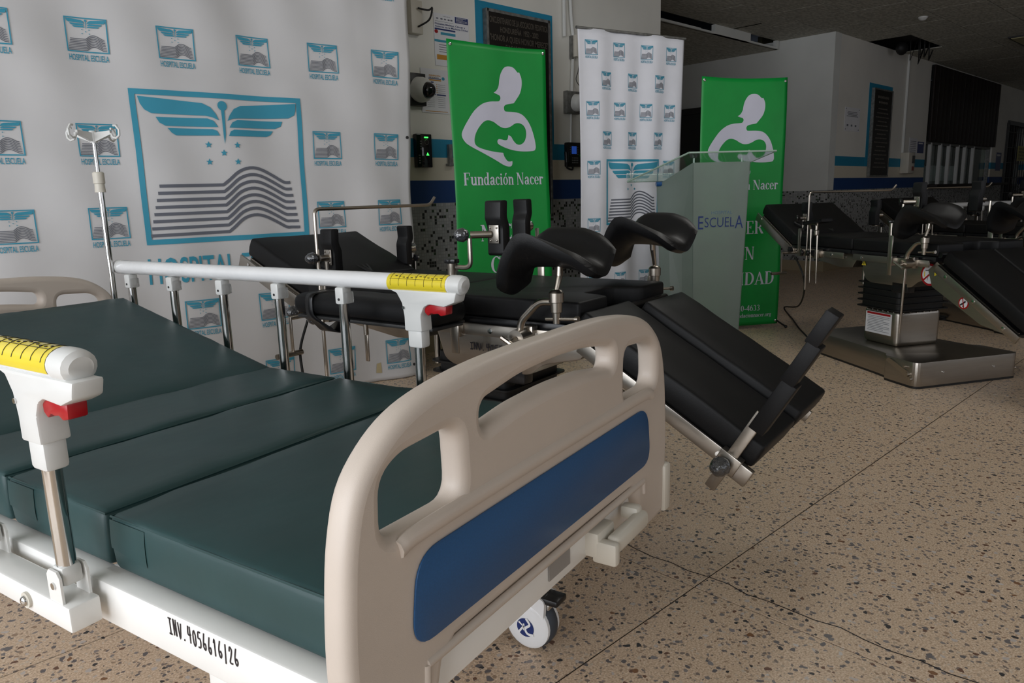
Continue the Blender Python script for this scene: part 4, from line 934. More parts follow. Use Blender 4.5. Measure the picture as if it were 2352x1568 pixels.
def side_rail(t, u, s):
    """s=-1 near side, +1 far side (outwards)"""
    r = MB(); z = .829; DP, DE = (-.027, .012) if s < 0 else (.05, .06)
    pts = [Bp(u, 1.085+DE, z), Bp(u, 2.70, z+.004)]
    r.tube(pts, .0265, 18, sy=.92); ro = r.build('side_rail', mat('rail_white', (.80, .80, .80), .12, coat=.6, bump=.12, bscale=40), t)
    cp = MB(); cp.tube([Bp(u, 1.058+DE, z-.002), Bp(u, 1.064+DE, z-.001), Bp(u, 1.075+DE, z), Bp(u, 1.10+DE, z)], lambda q: (.018, .0262, .0275, .0275)[min(3, int(q*3.01))], 18, sy=.95); cp.build('rail_end_cap', WHITEP, ro); MB().tube([Bp(u, 2.695, z+.004), Bp(u, 2.72, z+.004)], .027, 16, sy=.95).build('rail_end_cap', WHITEP, ro)
    stt = MB()
    def sk(a, b): ang = R(-60+175*a) if s < 0 else R(-5-10+150*a); return Bp(u+.0272*sin(ang)*(-1 if s < 0 else -1), 1.105+DE+.20*b, z+.0255*cos(ang))
    stt.grid(lambda a, b: sk(a, b), 10, 4); so = stt.build('warning_sticker', YEL, ro)
    pr = MB()
    for k in range(7):
        bb = .06+.145*k; q = [sk(.15+.07*i, bb) for i in range(10)]
        pr.tube([x+(x-Bp(u, 1.105+DE+.2*bb, z)).normalized()*.0004 for x in q], .0005, 4)
    q = [sk(.5, .05+.02*i) for i in range(46)]; pr.tube([x+(x-V((x.x*0+u-U0, x.y, z))).normalized()*.0004 for x in q], .0005, 4)
    for i in range(12):
        x = sk(.40+.04*sin(i), .08+.07*i); pr.box(x+(x-V((u-U0, x.y, z))).normalized()*.0002, (.003, .006, .0015))
    pr.build('sticker_print', INK, ro)
    # latch handle
    hb = MB(); M = frame((0, 1, 0), (0, 0, 1), (1, 0, 0), Bp(u, V0, 0))
    hp = [(1.315, .812), (1.285, .802), (1.268, .775), (1.262, .74), (1.262, .70), (1.202, .70), (1.204, .745), (1.192, .768), (1.175, .776), (1.125, .772), (1.09, .785), (1.082, .812)]
    hb.prism([(a+DP-V0, b) for a, b in hp], -.0235, .0235, M, bev=.006); hb.box(Bp(u, 1.232+DP, .683), (.038, .05, .06), bev=.008); ho = hb.build('latch_handle', WHITEP, ro)
    MB().box(Bp(u, 1.232+DP, .703), (.0395, .0515, .0015)).build('handle_seam', GALV, ho)
    for q in (-1, 1): MB().cyl(Bp(u+q*.023, 1.26+DP, .764), Bp(u+q*.0262, 1.26+DP, .764), .0045, n=10).build('screw', CHROME, ho)
    rd = MB(); rp = [(1.198, .776), (1.196, .752), (1.185, .744), (1.175, .752), (1.165, .75), (1.152, .752), (1.142, .746), (1.125, .75), (1.123, .774)]
    rd.prism([(a+DP-V0, b) for a, b in rp], -.015, .015, M, bev=.003); rd.build('red_trigger', RED, ho)
    vs_ = [1.232, 1.510, 1.790, 2.065, 2.340, 2.600]
    for i, v in enumerate(vs_):
        v += DP
        top = .675 if i == 0 else .775
        lean = .0 if s < 0 else 0
        MB().tube([Bp(u-lean, v, .462), Bp(u, v, top)], .0145, 16, sy=1.0).build('rail_post', CHROME, ro)
        if i:
            bk = MB(); bk.box(Bp(u, v, .782), (.036, .034, .05), bev=.006); bk.build('post_bracket', WHITEP, ro)
            MB().box(Bp(u, v-.022, .777), (.028, .016, .034), bev=.004).build('clear_sleeve', CLEAR, ro)
            for q in (-1, 1): MB().cyl(Bp(u+q*.017, v, .772), Bp(u+q*.0195, v, .772), .004, n=10).build('screw', DGREY, ro)
        lb = MB()
        for q in (-1, 1): lb.prism([(-.02, 0), (.02, 0), (.02, .05), (.012, .06), (-.012, .06), (-.02, .05)], -.002, .002, frame((0, 1, 0), (0, 0, 1), (1, 0, 0), Bp(u+q*.021, v, .428)))
        lb.build('post_foot_bracket', WHITE, ro); MB().box(Bp(u, v, .475), (.034, .034, .035), bev=.008).build('foot_collar', WHITEP, ro)
        MB().cyl(Bp(u+s*.022, v, .462), Bp(u+s*.026, v, .462), .006, n=10).build('screw', CHROME, ro)
    br = MB(); br.box(Bp(u+s*.0, (1.165+2.70)/2, .412), (.05, 2.70-1.165, .044), bev=.004); br.build('rail_base_bar', WHITE, ro)
    for v in (1.30, 1.92, 2.5):
        MB().cyl(Bp(u+s*.025, v, .412), Bp(u+s*.030, v, .412), .014, n=16).build('bolt_washer', CREAM, ro); MB().ball(Bp(u+s*.031, v, .412), .009, (.7, 1, 1)).build('bolt', CHROME, ro)
        MB().box(Bp(u-s*.04, v, .40), (.05, .05, .03)).build('rail_spacer', WHITE, ro)
def make_bed(label):
    loc = EU*U0+EV*V0
    t = thing('hospital_bed', label, 'hospital bed', (loc.x, loc.y, 0), BDA)
    f = MB()
    for u in (.583, 1.447): f.box(Bp(u, 1.66, .410), (.046, 2.12, .074), bev=.004)
    for v in (.612, 1.2, 1.86, 2.70): f.box(Bp(U0, v, .412), (.86, .045, .07), bev=.003)
    f.build('frame', WHITE, t)
    dk = MB()
    for (a, b) in ((.66, 1.18), (1.22, 1.55), (1.58, 1.84)): dk.box(Bp(U0, (a+b)/2, .446), (.80, b-a, .008))
    dk.box((0, 0, 0), (.80, .80, .008), Mx.Translation(Bp(U0, 1.865+.40*cos(R(13)), .446+.40*sin(R(13))))@Mx.Rotation(R(13), 4, 'X')); dk.build('deck', WHITE, t)
    MB().box(Bp(1.04, .5875, .418), (.075, .002, .042)).build('data_plate', mat('grey_label', (.30, .28, .26), .5), t)
    mk = MB()
    for k in range(26): mk.box(Bp(.72+.0115*k, .589, .4475-.006+.0*k), (.006+.003*(k % 3), .001, .004))
    mk.build('stamped_number', mat('stamp_grey', (.12, .11, .10), .6), t)
    hw = MB()
    v0, z0 = onu(388, 1448, .559); v1, z1 = onu(550, 1516, .559)
    handwrite(hw, 'INV.4056616/26', lambda a, b: Bp(.5592, v0-a, z0-.004+b), 0, 0, (v0-v1)/14, .026, .0026); hw.build('marker_writing', INK, t)
    make_board('footboard', t, .593, -1); make_board('headboard', t, 2.745, 1)
    for (u, v) in ((.60, .905), (1.43, .905), (.60, 2.42), (1.43, 2.42)):
        l = MB(); l.box(Bp(u, v, .27), (.045, .07, .25), bev=.004); l.box(Bp(u+(.03 if u < 1 else -.03), v-.02, .155), (.10, .10, .03), bev=.004); l.build('leg', WHITE, t)
    MB().box(Bp(U0, .905, .30), (.84, .04, .05)).box(Bp(U0, 2.42, .30), (.84, .04, .05)).build('cross_brace', WHITE, t)
    for (u, v) in ((.69, .83), (1.345, .835), (.66, 2.38), (1.37, 2.38)): castor(t, u, v)
    side_rail(t, .522, -1); side_rail(t, 1.512, 1)
    c = MB(); c.box(Bp(1.18, .592, .405), (.075, .06, .052), bev=.008); c.box(Bp(1.155, .552, .393), (.022, .05, .045), bev=.006); c.build('crank_mount', CREAM, t)
    c = MB(); c.box(Bp(1.24, .545, .402), (.15, .028, .036), bev=.011, seg=3); c.box(Bp(1.30, .565, .415), (.03, .04, .03), bev=.008); c.build('crank_handle', CREAM, t)
    MB().cyl(Bp(1.165, .545, .402), Bp(1.165, .60, .402), .007).build('crank_shaft', DGREY, t)
    MB().cyl(Bp(1.478, 2.715, .355), Bp(1.478, 2.715, .48), .018).build('pole_socket', WHITE, t)
    return t
def make_mattress(label):
    loc = EU*U0+EV*V0
    t = thing('mattress', label, 'mattress', (loc.x, loc.y, .45), BDA)
    um, hw = 1.0285, .436
    secs = [(.63, 1.195), (1.209, 1.552), (1.566, 1.856)]
    for i, (a, b) in enumerate(secs):
        mb = MB(); c = Bp(um, (a+b)/2, .05)
        pad(mb, c, (2*hw, b-a, .100), .012, (16, 12, 3), .004, .0011, seed=i*2+1); o = mb.build('mattress_section', GREENM, t, ang=60)
        sm = MB(); z = .098
        x0, x1, y0, y1 = um-hw-U0, um+hw-U0, a-V0, b-V0; r = .004
        sm.tube([(x0+.002, y0+.002, z-.003), (x1-.002, y0+.002, z-.003), (x1-.002, y1-.002, z-.003), (x0+.002, y1-.002, z-.003)], .0022, 6, closed=True); sm.build('seam', GREENM, o)
        fl_ = MB(); wv = min(.10, (b-a)*.3); fl_.grid(lambda p_, q_: V((x0-.0012-.0032*(1-((.05-.094+(.05+.012*p_)*q_)/.05)**2), y1-.004-wv*p_, .092-(.05+.012*p_)*q_)), 6, 5); so = fl_.build('zip_flap', GREENM, o)
    # raised back section
    M = Mx.Translation(Bp(um, 1.864, 0))@Mx.Rotation(R(13), 4, 'X')
    mb = MB(); pad(mb, (0, .405, .05), (2*hw, .81, .100), .012, (16, 14, 3), .004, .0011, M, seed=9); o = mb.build('mattress_section', GREENM, t, ang=60)
    sm = MB(); sm.tube([M@V(p) for p in ((-hw+.002, .002, .095), (hw-.002, .002, .095), (hw-.002, .808, .095), (-hw+.002, .808, .095))], .0022, 6, closed=True); sm.build('seam', GREENM, o)
    # dark hinge gussets between sections
    for v in (1.202, 1.559): MB().box(Bp(um, v, .040), (2*hw-.02, .016, .070)).build('gusset', mat('gusset_black', (.004, .008, .008), .7), t)
    return t
make_bed('ivory hospital bed with blue footboard panel, chrome side rails and dark green mattress')
make_mattress('dark green four-part mattress with raised back on the ivory hospital bed')
# infusion pole in the far head corner of the bed
pw = EU*1.478+EV*2.715
t = thing('infusion_pole', 'short chrome infusion pole with white hooks at the head of the bed', 'infusion pole', (pw.x, pw.y, .37), BDA)
MB().cyl((0, 0, 0), (0, 0, .78), .0105, n=16).build('lower_tube', CHROME, t); MB().cyl((0, 0, .76), (0, 0, .925), .0075, n=16).build('upper_tube', CHROME, t)
MB().lathe([(.0185, 0), (.0165, .03), (.0195, .032), (.0195, .068), (.016, .072)], Mx.Translation((0, 0, .735)), 18).build('clamp_collar', CREAM, t)
hk = MB(); hk.cyl((0, 0, .908), (0, 0, .95), .0125, n=14)
for k in range(4):
    a = R(20+90*k); d = V((cos(a), sin(a), 0)); q = V((-sin(a), cos(a), 0)); z = .93
    hk.add([q*.006+V((0, 0, z-.022)), -q*.006+V((0, 0, z-.022)), -q*.006+V((0, 0, z+.012)), q*.006+V((0, 0, z+.012)), d*.075+q*.005+V((0, 0, z+.004)), d*.075-q*.005+V((0, 0, z+.004)), d*.075-q*.005+V((0, 0, z+.018)), d*.075+q*.005+V((0, 0, z+.018))], [[0, 1, 2, 3], [7, 6, 5, 4], [0, 4, 5, 1], [1, 5, 6, 2], [2, 6, 7, 3], [3, 7, 4, 0]])
    hk.tube([d*.075+V((0, 0, z+.008)), d*.082+V((0, 0, z-.006)), d*.095+V((0, 0, z-.01)), d*.108+V((0, 0, z)), d*.110+V((0, 0, z+.018)), d*.098+V((0, 0, z+.034)), d*.088+V((0, 0, z+.034))], .0042, 8)
hk.build('hook_head', WHITEP, t)
# ================================================================== OPERATING TABLES
def star_knob(mb, p, d, r=.022, wrapped=False):
    M = look(p, d)
    if wrapped: mb.lathe([(.006, 0), (r*.7, .004), (r, r*.8), (r*.85, r*1.5), (r*.4, r*2.0), (.003, r*2.1)], M, 14)
    else:
        mb.lathe([(r*.35, -.004), (r*.35, .004)], M, 10)
        mb.prism([(r*(1 if k % 2 == 0 else .72)*cos(k*pi/6), r*(1 if k % 2 == 0 else .72)*sin(k*pi/6)) for k in range(12)], .003, .016, M, bev=.002)
def bent_pad(mb, M, h=.16, w=.07, th=.034, bend=.012):
    """padded plate, local x thickness, z up; the upper part kinks a little outwards"""
    prof = [(0, .004), (.006, 0), (th-.006, 0), (th, .006), (th, h*.52), (th+bend, h*.68), (th+bend*.7, h*.985), (th+bend*.7-.010, h), (bend*.7+.008, h), (bend*.7, h*.98), (bend, h*.70), (0, h*.54)]
    mb.prism([(q.x, q.y) for q in fil([(a, b, 0) for a, b in prof], .008, 3, True)], -w/2, w/2, M@frame((1, 0, 0), (0, 0, 1), (0, -1, 0)), bev=.007)
def saddle(mb, M, L=.345, Wd=.19, th=.032):
    """knee-crutch shell: long in x, deep trough across y, lip drooping at +x, outer (+y) rim falling to the -x end"""
    nu, nv = 34, 18
    def top(a, b):
        bb = 2*b-1
        x = (a-.5)*L; y = bb*Wd*.5*(1-.25*max(0, (.2-a)/.2)**2)*(1-.2*max(0, (a-.8)/.2)**2)
        rim = .085*(1-.25*max(0, (.3-a)/.3)) if bb < 0 else .078*(.18+.82*min(1, a/.55)**1.3)
        z = rim*abs(bb)**1.7
        if a > .66: rim *= 1-.75*min(1, (a-.66)/.30)
        z = rim*abs(bb)**1.7+.018*sin(a*pi)
        if a > .60:
            q = (a-.60)/.40; z -= .085*q**1.6; x -= .06*q**2.6
        if a < .18: z += -.022*((.18-a)/.18)**1.5
        return V((x, y, z))
    vs = []; fs = []
    for s in (0, 1):
        for j in range(nv+1):
            for i in range(nu+1):
                a, b = i/nu, j/nv; p = top(a, b)
                e = 2e-3; du = top(min(a+e, 1), b)-top(max(a-e, 0), b); dv = top(a, min(b+e, 1))-top(a, max(b-e, 0)); n = du.cross(dv).normalized()
                edge = min(min(a, 1-a)/.07, min(b, 1-b)/.12, 1); k = (1-(1-edge)**2)**.5
                vs.append(M@(p+n*(th*.5*k*(1 if s else -1.3))))
    K = (nu+1)*(nv+1)
    for s in (0, 1):
        for j in range(nv):
            for i in range(nu):
                q = [s*K+j*(nu+1)+i, s*K+j*(nu+1)+i+1, s*K+(j+1)*(nu+1)+i+1, s*K+(j+1)*(nu+1)+i]; fs.append(q if s else q[::-1])
    for i in range(nu):
        fs.append([i, i+1, K+i+1, K+i]); o = nv*(nu+1); fs.append([o+i, K+o+i, K+o+i+1, o+i+1])
    for j in range(nv):
        fs.append([j*(nu+1), K+j*(nu+1), K+(j+1)*(nu+1), (j+1)*(nu+1)]); o = nu; fs.append([j*(nu+1)+o, (j+1)*(nu+1)+o, K+(j+1)*(nu+1)+o, K+j*(nu+1)+o])
    return mb.add(vs, fs)
ZM = .755
def operating_table(label, foot, ang, o):
    """foot = world point under the near foot-end corner of the seat cushion; local x to the head, +y to the near side"""
    a = R(ang); e = V((cos(a), sin(a), 0)); n = V((-sin(a), cos(a), 0))
    c = V((foot.x, foot.y, 0))+e*.5-n*.28
    t = thing('operating_table', label, 'operating table', c, a, 'operating tables with knee-crutch leg holders')
    w = o.get('wrapped', False); KM = KNOBW if w else BLACKP
    # base
    P = [(-.49, .345), (-.26, .335), (-.235, .30), (-.17, .285), (.50, .205), (.50, -.205), (-.17, -.285), (-.235, -.30), (-.26, -.335), (-.49, -.345)]
    P = [(q.x, q.y) for q in fil([(x, y, 0) for x, y in P], .045, 5, True)]
    b = MB(); b.prism(P, .0, .012, None); b.build('base_shadow_strip', BLACKR, t)  # black strip stands in for the shadow in the gap under the base
    b = MB(); b.prism(P, .012, .14, None, bev=.004); bo = b.build('base', STEEL, t)
    for s in (-1, 1):
        l = MB(); l.prism([(q.x, q.y) for q in fil([(-.28, .118, 0), (-.30, .135, 0), (-.44, .085, 0), (-.455, .06, 0), (-.43, .055, 0)], .01, 3, True)], 0, .008, frame((1, 0, 0), (0, 0, 1), (0, -1, 0), (0, s*.348 + (.008 if s < 0 else 0), 0)))
        l.cyl((-.44, s*.335, .072), (-.44, s*.362, .072), .013); l.cyl((-.46, s*.335, .05), (-.46, s*.358, .05), .008); l.cyl((-.42, s*.335, .11), (-.42, s*.36, .11), .006); l.build('brake_lever', STEELR, bo)
    for y in (-.17, .17): MB().cyl((-.489, y, .08), (-.494, y, .08), .006, n=8).build('bolt', CHROME, bo)
    cl = MB(); cl.box((0, -.01, .245), (.27, .31, .215), bev=.03, seg=4); co = cl.build('column', STEEL, t)
    rv = MB()
    for k in range(6):
        rv.ball((-.10+.04*k, .146, .338), .0045, n=8); rv.ball((-.136, -.13+.048*k, .338), .0045, n=8)
    rv.build('rivet', CHROME, co)
    lb = MB(); lb.use(PAPER).box((.01, .1462, .262), (.20, .002, .125)); lb.use(RED).box((.01, .1474, .316), (.18, .002, .012)); lb.use(GREY)
    for k in range(10): lb.box((.01+.02*(k % 3 == 2), .1474, .30-.0095*k), (.17-.05*(k % 3 == 2), .0016, .0022))
    lb.build('instruction_label', None, co)
    be = MB()
    for k in range(5):
        z = .35+.036*k; d = .010*(k % 2)
        be.prism([(q.x, q.y) for q in fil([(-.165, -.19, 0), (.175, -.19, 0), (.175, .175, 0), (-.165, .175, 0)], .03, 3, True)], z, z+.006, None)
        be.prism([(q.x, q.y) for q in fil([(-.145, -.17, 0), (.155, -.17, 0), (.155, .155, 0), (-.145, .155, 0)], .03, 3, True)], z+.006, z+.036, None)
    be.build('bellows', mat('bellows_black', (.006, .006, .006), .55), t)
    # upper housing
    h = MB(); XZ = frame((1, 0, 0), (0, 0, 1), (0, -1, 0))
    h.prism([(q.x, q.y) for q in fil([(.11, .662, 0), (.065, .525, 0), (.02, .505, 0), (-.28, .505, 0), (-.33, .545, 0), (-.47, .575, 0), (-.48, .662, 0)], .02, 3, True)], -.215, .215, XZ, bev=.003); ho = h.build('housing', STEEL, t)
    MB().box((-.20, .19, .50), (.12, .05, .06), bev=.008).build('black_guard', BLACKP, ho)
    if o.get('inv'):
        hw = MB(); handwrite(hw, 'INV.405661526'[:11], lambda x, y: V((-.05-x, .2192, .568+y)), 0, 0, .0165, .021, .0040); hw.build('marker_writing', INK, ho)
    if o.get('stickers'):
        s_ = MB(); f = lambda x, y: V((-.40-x, .2175, .588+y)); f2 = lambda x, y: V((-.40-x, .2185, .588+y)); f3 = lambda x, y: V((-.40-x, .2195, .588+y))
        circ = lambda r: [(r*cos(k*pi/16), r*sin(k*pi/16)) for k in range(32)]
        s_.use(RED).poly2(circ(.058), f); s_.use(PAPER).poly2(circ(.047), f2); s_.use(GREY)
        s_.strip([(-.025, .02), (.028, .026)], .006, f3); s_.strip([(-.012, -.03), (-.008, .0), (.012, .0), (.012, -.03)], .003, f3); s_.use(YEL).strip([(-.032, .012), (-.032, -.01)], .006, f3); s_.strip([(.034, .012), (.034, -.01)], .006, f3)
        s_.use(RED).strip([(-.038, -.032), (.038, .034)], .009, lambda x, y: V((-.40-x, .2202, .588+y))); s_.build('no_load_sticker', None, ho)
        s_ = MB(); s_.use(YEL).poly2([(-.018, 0), (.018, 0), (0, .03)], lambda x, y: V((.075-x, .2175, .60+y))); s_.use(INK).strip([(0, .006), (0, .02)], .004, lambda x, y: V((.075-x, .2185, .60+y))); s_.build('warning_triangle', None, ho)
    bf = MB(); bf.prism([(.13, .662), (.19, .575), (.30, .57), (.62, .615), (.66, .662)], -.20, .20, XZ, bev=.003); bfo = bf.build('back_frame', STEEL, t)
    for x in (.25, .45): MB().cyl((x, .2, .635), (x, .206, .635), .008, n=10).build('bolt', CHROME, bfo)
    pl = MB(); pl.box((-.19, 0, .676), (.60, .56, .026), bev=.003); pl.box((.39, 0, .676), (.54, .56, .026), bev=.003); pl.build('deck', BLACKP, t)
    for s in (-1, 1):
        for (x0, x1) in ((-.47, .07), (.15, .64)):
            r = MB(); r.box(((x0+x1)/2, s*.298, .653), (x1-x0, .010, .036), bev=.002)
            for x in (x0+.04, (x0+x1)/2-.05, x1-.04): r.cyl((x, s*.27, .653), (x, s*.294, .653), .010, n=8)
            ro = r.build('side_rail', STEEL, t)
            for x in (x0+.10, (x0+x1)/2, x1-.07): MB().lathe([(.0085, 0), (.0085, .003), (.004, .0035)], look((x, s*.303, .653), (0, s, 0)), 10).build('bolt', CHROME, ro)
    # cushions
    s_ = MB(); P = [(.102, .28), (-.50, .28), (-.50, .115), (-.47, .10), (-.405, .085), (-.395, .06), (-.395, -.06), (-.405, -.085), (-.47, -.10), (-.50, -.115), (-.50, -.28), (.102, -.28)]
    s_.prism([(x, y) for x, y in P][::-1], .690, ZM, None, bev=.010, seg=3); s_.build('seat_cushion', BLACKL, t, ang=50)
    s_ = MB(); pad(s_, (.387, 0, (ZM+.69)/2), (.556, .56, ZM-.69), .011, (6, 6, 2), .003, .0005); s_.build('back_cushion', BLACKL, t, ang=60)
    # head section
    M = Mx.Translation((.675, 0, .664))@Mx.Rotation(-R(o.get('head', 26)), 4, 'Y')
    hp = MB(); pad(hp, (.205, 0, .063), (.39, .55, .075), .012, (5, 6, 2), .004, .0008, M); hp.build('head_cushion', BLACKL, t, ang=60)
    hf = MB()
    for s in (-1, 1): hf.box((.21, s*.283, -.012), (.44, .010, .055), M, bev=.003)
    hf.box((.19, 0, .018), (.38, .55, .012), M); hf.build('head_frame', STEEL, t)
    for s in (-1, 1): MB().cyl(M@V((.37, s*.286, .0)), M@V((.37, s*.291, .0)), .006, n=8).build('bolt', CHROME, t)
    # leg section
    M = Mx.Translation((-.51, 0, .695))@Mx.Rotation(pi, 4, 'Z')@Mx.Rotation(R(o.get('leg', 29)), 4, 'Y')   # local x runs to the foot, y flips
    Lg = .55
    for i, s in enumerate((-1, 1)):      # s=-1 -> near (y flipped)
        dz = -.022 if (s < 0 and o.get('leg_step', True)) else 0; sh = -.045 if s < 0 and o.get('leg_step', True) else 0
        lp = MB(); pad(lp, (Lg/2+.03+sh/2, s*.142, .018+dz), (Lg-sh, .272, .072), .010, (8, 4, 2), .003, .0006, M); lp.build('leg_cushion', BLACKL, t, ang=60)
    lf = MB(); lf.box((Lg/2+.02, 0, -.045), (Lg, .55, .014), M)
    lf.build('leg_deck', BLACKP, t)
    ls = MB()
    for s in (-1, 1):
        if o.get('leg_skirt'): ls.prism([(0, -.035), (Lg+.01, -.035), (Lg+.02, -.06), (Lg*.7, -.13), (.05, -.155), (-.02, -.10)], -.004, .004, M@frame((1, 0, 0), (0, 0, 1), (0, -1, 0), (0, s*.268, 0)))
        ls.box((Lg/2+.03, s*.287, -.055), (Lg+.01, .010, .04), M, bev=.002)
    ls.box((Lg/2, 0, -.062), (Lg*.9, .40, .03), M); lo = ls.build('leg_frame', STEEL, t)
    for x in (.10, .30, .50): MB().lathe([(.009, 0), (.009, .003), (.004, .0035)], look(M@V((x, -.292, -.055)), (0, 1, 0)), 10).build('bolt', CHROME, lo)
    if o.get('leg_skirt'):
        s_ = MB(); g = lambda k: (lambda x, y: M@V((.25+x, -.2725-k*.001, -.105+y)))
        s_.use(RED).poly2([(.030*cos(k*pi/12), .030*sin(k*pi/12)) for k in range(24)], g(0)); s_.use(PAPER).poly2([(.023*cos(k*pi/12), .023*sin(k*pi/12)) for k in range(24)], g(1))
        s_.use(INK).strip([(-.008, -.016), (0, 0), (.004, .012)], .008, g(2)); s_.strip([(.008, -.016), (0, 0)], .005, g(2)); s_.use(RED).strip([(-.017, .017), (.017, -.017)], .005, g(3)); s_.build('no_step_sticker', None, lo)
        s_ = MB(); s_.use(YEL).poly2([(-.02, 0), (.02, 0), (0, -.032)], lambda x, y: M@V((.03+x, -.2725, -.07+y))); s_.use(INK).strip([(-.004, -.006), (.004, -.018)], .004, lambda x, y: M@V((.03+x, -.2735, -.07+y))); s_.build('warning_triangle', None, lo)
    g = MB()
    for y in (.12, -.12): g.cyl((-.36, y, .56), (-.44, y, .60), .020); g.cyl((-.44, y, .60), M@V((.22, -y, -.08)), .022); g.cyl((-.47, y+.03, .53), (-.60, y+.03, .45), .012)
    g.build('gas_spring', STEELR, t)
    g = MB(); g.cyl((-.505, .27, .70), (-.505, -.27, .70), .016); g.box((-.50, .20, .69), (.03, .05, .05)); g.box((-.50, -.20, .69), (.03, .05, .05)); g.build('leg_hinge', BLACKP, t)
    # ---------------- accessories
    def clamp(mb, x, s, z=.653): mb.box((x, s*.308, z), (.036, .034, .052), bev=.003)
    for (x, s, tip) in o.get('screens', ()):
        r = MB(); L_ = tip; pts = [(x, s*.325, .42), (x, s*.325, 1.025), (x, s*(.325-L_), 1.025), (x, s*(.325-L_-.03), 1.055)]
        r.tube(fil(pts, .022, 6), .0065, 10); clamp(r, x, s); so = r.build('screen_rod', STEELR, t)
        k = MB(); star_knob(k, (x+.02, s*.335, .653), (.3, s, 0), .021, w); k.build('knob', KM, so)
    for (x, s, h0, yin, dx, post) in o.get('supports', ()):
        # padded side support: flat post, round joint, bent rod, pad
        r = MB(); clamp(r, x, s)
        if post:
            r.box((x, s*.322, .685), (.030, .008, .22), bev=.003); r.cyl((x, s*.322, .79), (x, s*.322, .855), .014)
            zr = .845
        else:
            r.box((x, s*.322, .72), (.026, .008, .16), bev=.003); r.box((x, s*.295, .797), (.026, .06, .008), bev=.003); zr = .80
        q = [(x, s*.322, zr), (x-dx*.55, s*(.30), zr-.004), (x-dx*.55, s*(.30), h0+.055)] if post else [(x, s*.28, zr), (x, s*(yin+.03), zr), (x, s*(yin+.03), h0+.05)]
        r.tube(fil(q, .02, 5), .0075, 9)
        ex = q[-1][0]
        r.cyl((ex, s*(yin+.06), h0+.065), (ex-dx*.5, s*(yin+.02), h0+.065), .011)
        so = r.build('side_support', STEELR, t)
        k = MB(); star_knob(k, (x, s*.322, zr+.008) if post else (x-.03, s*.30, .80), (0, 0, 1) if post else (0, s, .2), .024 if post else .018, False); k.build('knob', BLACKP, so)
        k = MB(); star_knob(k, (ex+.012, s*(yin+.055), h0+.065), (.6, s, 0), .022, w); k.build('knob', KM, so)
        p_ = MB(); M2 = Mx.Translation((ex-dx*.6, s*(yin+.0), h0))@Mx.Rotation(pi/2*s+o.get('padrot', 0)*s, 4, 'Z'); bent_pad(p_, M2@Mx.Translation((-.019, 0, 0)), o.get('padh', .165), .058)
        p_.build('support_pad', BLACKF, so)
        b_ = MB(); b_.box((ex-dx*.6, s*(yin+.021), h0+.065), (.036, .004, .055), bev=.001)
        for ix in (-1, 1):
            for iz in (-1, 1): b_.ball((ex-dx*.6+ix*.012, s*(yin+.0235), h0+.065+iz*.019), .0035, n=8)
        b_.build('pad_plate', STEEL, so)
    for (x, s, dx, rot, dz) in o.get('crutches', ()):
        r = MB(); r.box((x, s*.312, .655), (.05, .03, .06), bev=.004)
        r.cyl((x, s*.32, .652), (x, s*.375, .652), .028, n=20); r.cyl((x, s*.375, .652), (x, s*.40, .645), .010)
        r.tube([(x+.03, s*.40, .66), (x-.03, s*.40, .63)], .007, 8)
        xb = x-dx
        r.tube(fil([(x, s*.352, .655), (x-.003, s*.352, .70), (x-dx*.55, s*.352, .762), (xb, s*.352, .765)], .022, 6), .0105, 12)
        r.lathe([(.010, -.03), (.012, 0), (.016, .002), (.017, .028), (.021, .030), (.021, .055), (.015, .062), (.009, .064)], Mx.Translation((xb, s*.352, .735)), 18)
        r.cyl((xb, s*.352, .795), (xb, s*.335, .835+dz), .0065, .009); r.cyl((xb, s*.335, .835+dz), (xb, s*.332, .862+dz), .010)
        r.tube([(xb+.035, s*.352, .715), (xb-.07, s*.352, .722)], .0045, 8); r.cyl((xb-.06, s*.352, .7213), (xb-.07, s*.352, .722), .008)
        if o.get('rodlow'): r.tube([(x, s*.352, .70), (x+.01, s*.352, .28)], lambda q: .0085 if q < .9 else .004, 10)
        so = r.build('leg_holder', STEELR, t)
        sd = MB(); M2 = Mx.Translation((xb+(.048 if s > 0 else .03), s*.315, .858+dz))@Mx.Rotation(rot, 4, 'Z'); saddle(sd, M2); sd.build('knee_saddle', BLACKF, so, ang=70)
    for (x, s) in o.get('armboards', ()):
        ab = MB(); pad(ab, (x, s*.43, .722), (.62, .15, .065), .022, (8, 4, 2), .004, .0006); ao = ab.build('arm_board', BLACKL, t, ang=60)
        MB().box((x, s*.43, .682), (.60, .14, .012), bev=.004).box((x-.1, s*.33, .665), (.05, .12, .03)).build('arm_board_plate', DGREY, ao)
        st = MB(); rr = [(q.x, q.y, q.z) for q in fil([(0, s*.352, .758), (0, s*.508, .758), (0, s*.51, .69), (0, s*.45, .625), (0, s*.37, .66)], .02, 4, True)]
        vs = []
        for q in rr: vs += [(x+.24+q[0], q[1], q[2]), (x+.205+q[0]-.05*max(0, .69-q[2])/.06, q[1], q[2])]
        nn_ = len(rr); st.add(vs, [[2*i, 2*i+1, (2*i+3) % (2*nn_), (2*i+2) % (2*nn_)] for i in range(nn_)]); so = st.build('strap', BLACKP, ao); md = so.modifiers.new('t', 'SOLIDIFY'); md.thickness = .003
    for (x, s, z) in o.get('knobs', ()):
        k = MB(); star_knob(k, (x, s*.31, z), (0, s, -.1), .024, w); k.build('knob', KM, t)
        MB().box((x, s*.305, z), (.03, .02, .045), bev=.003).build('clamp', STEEL, t)
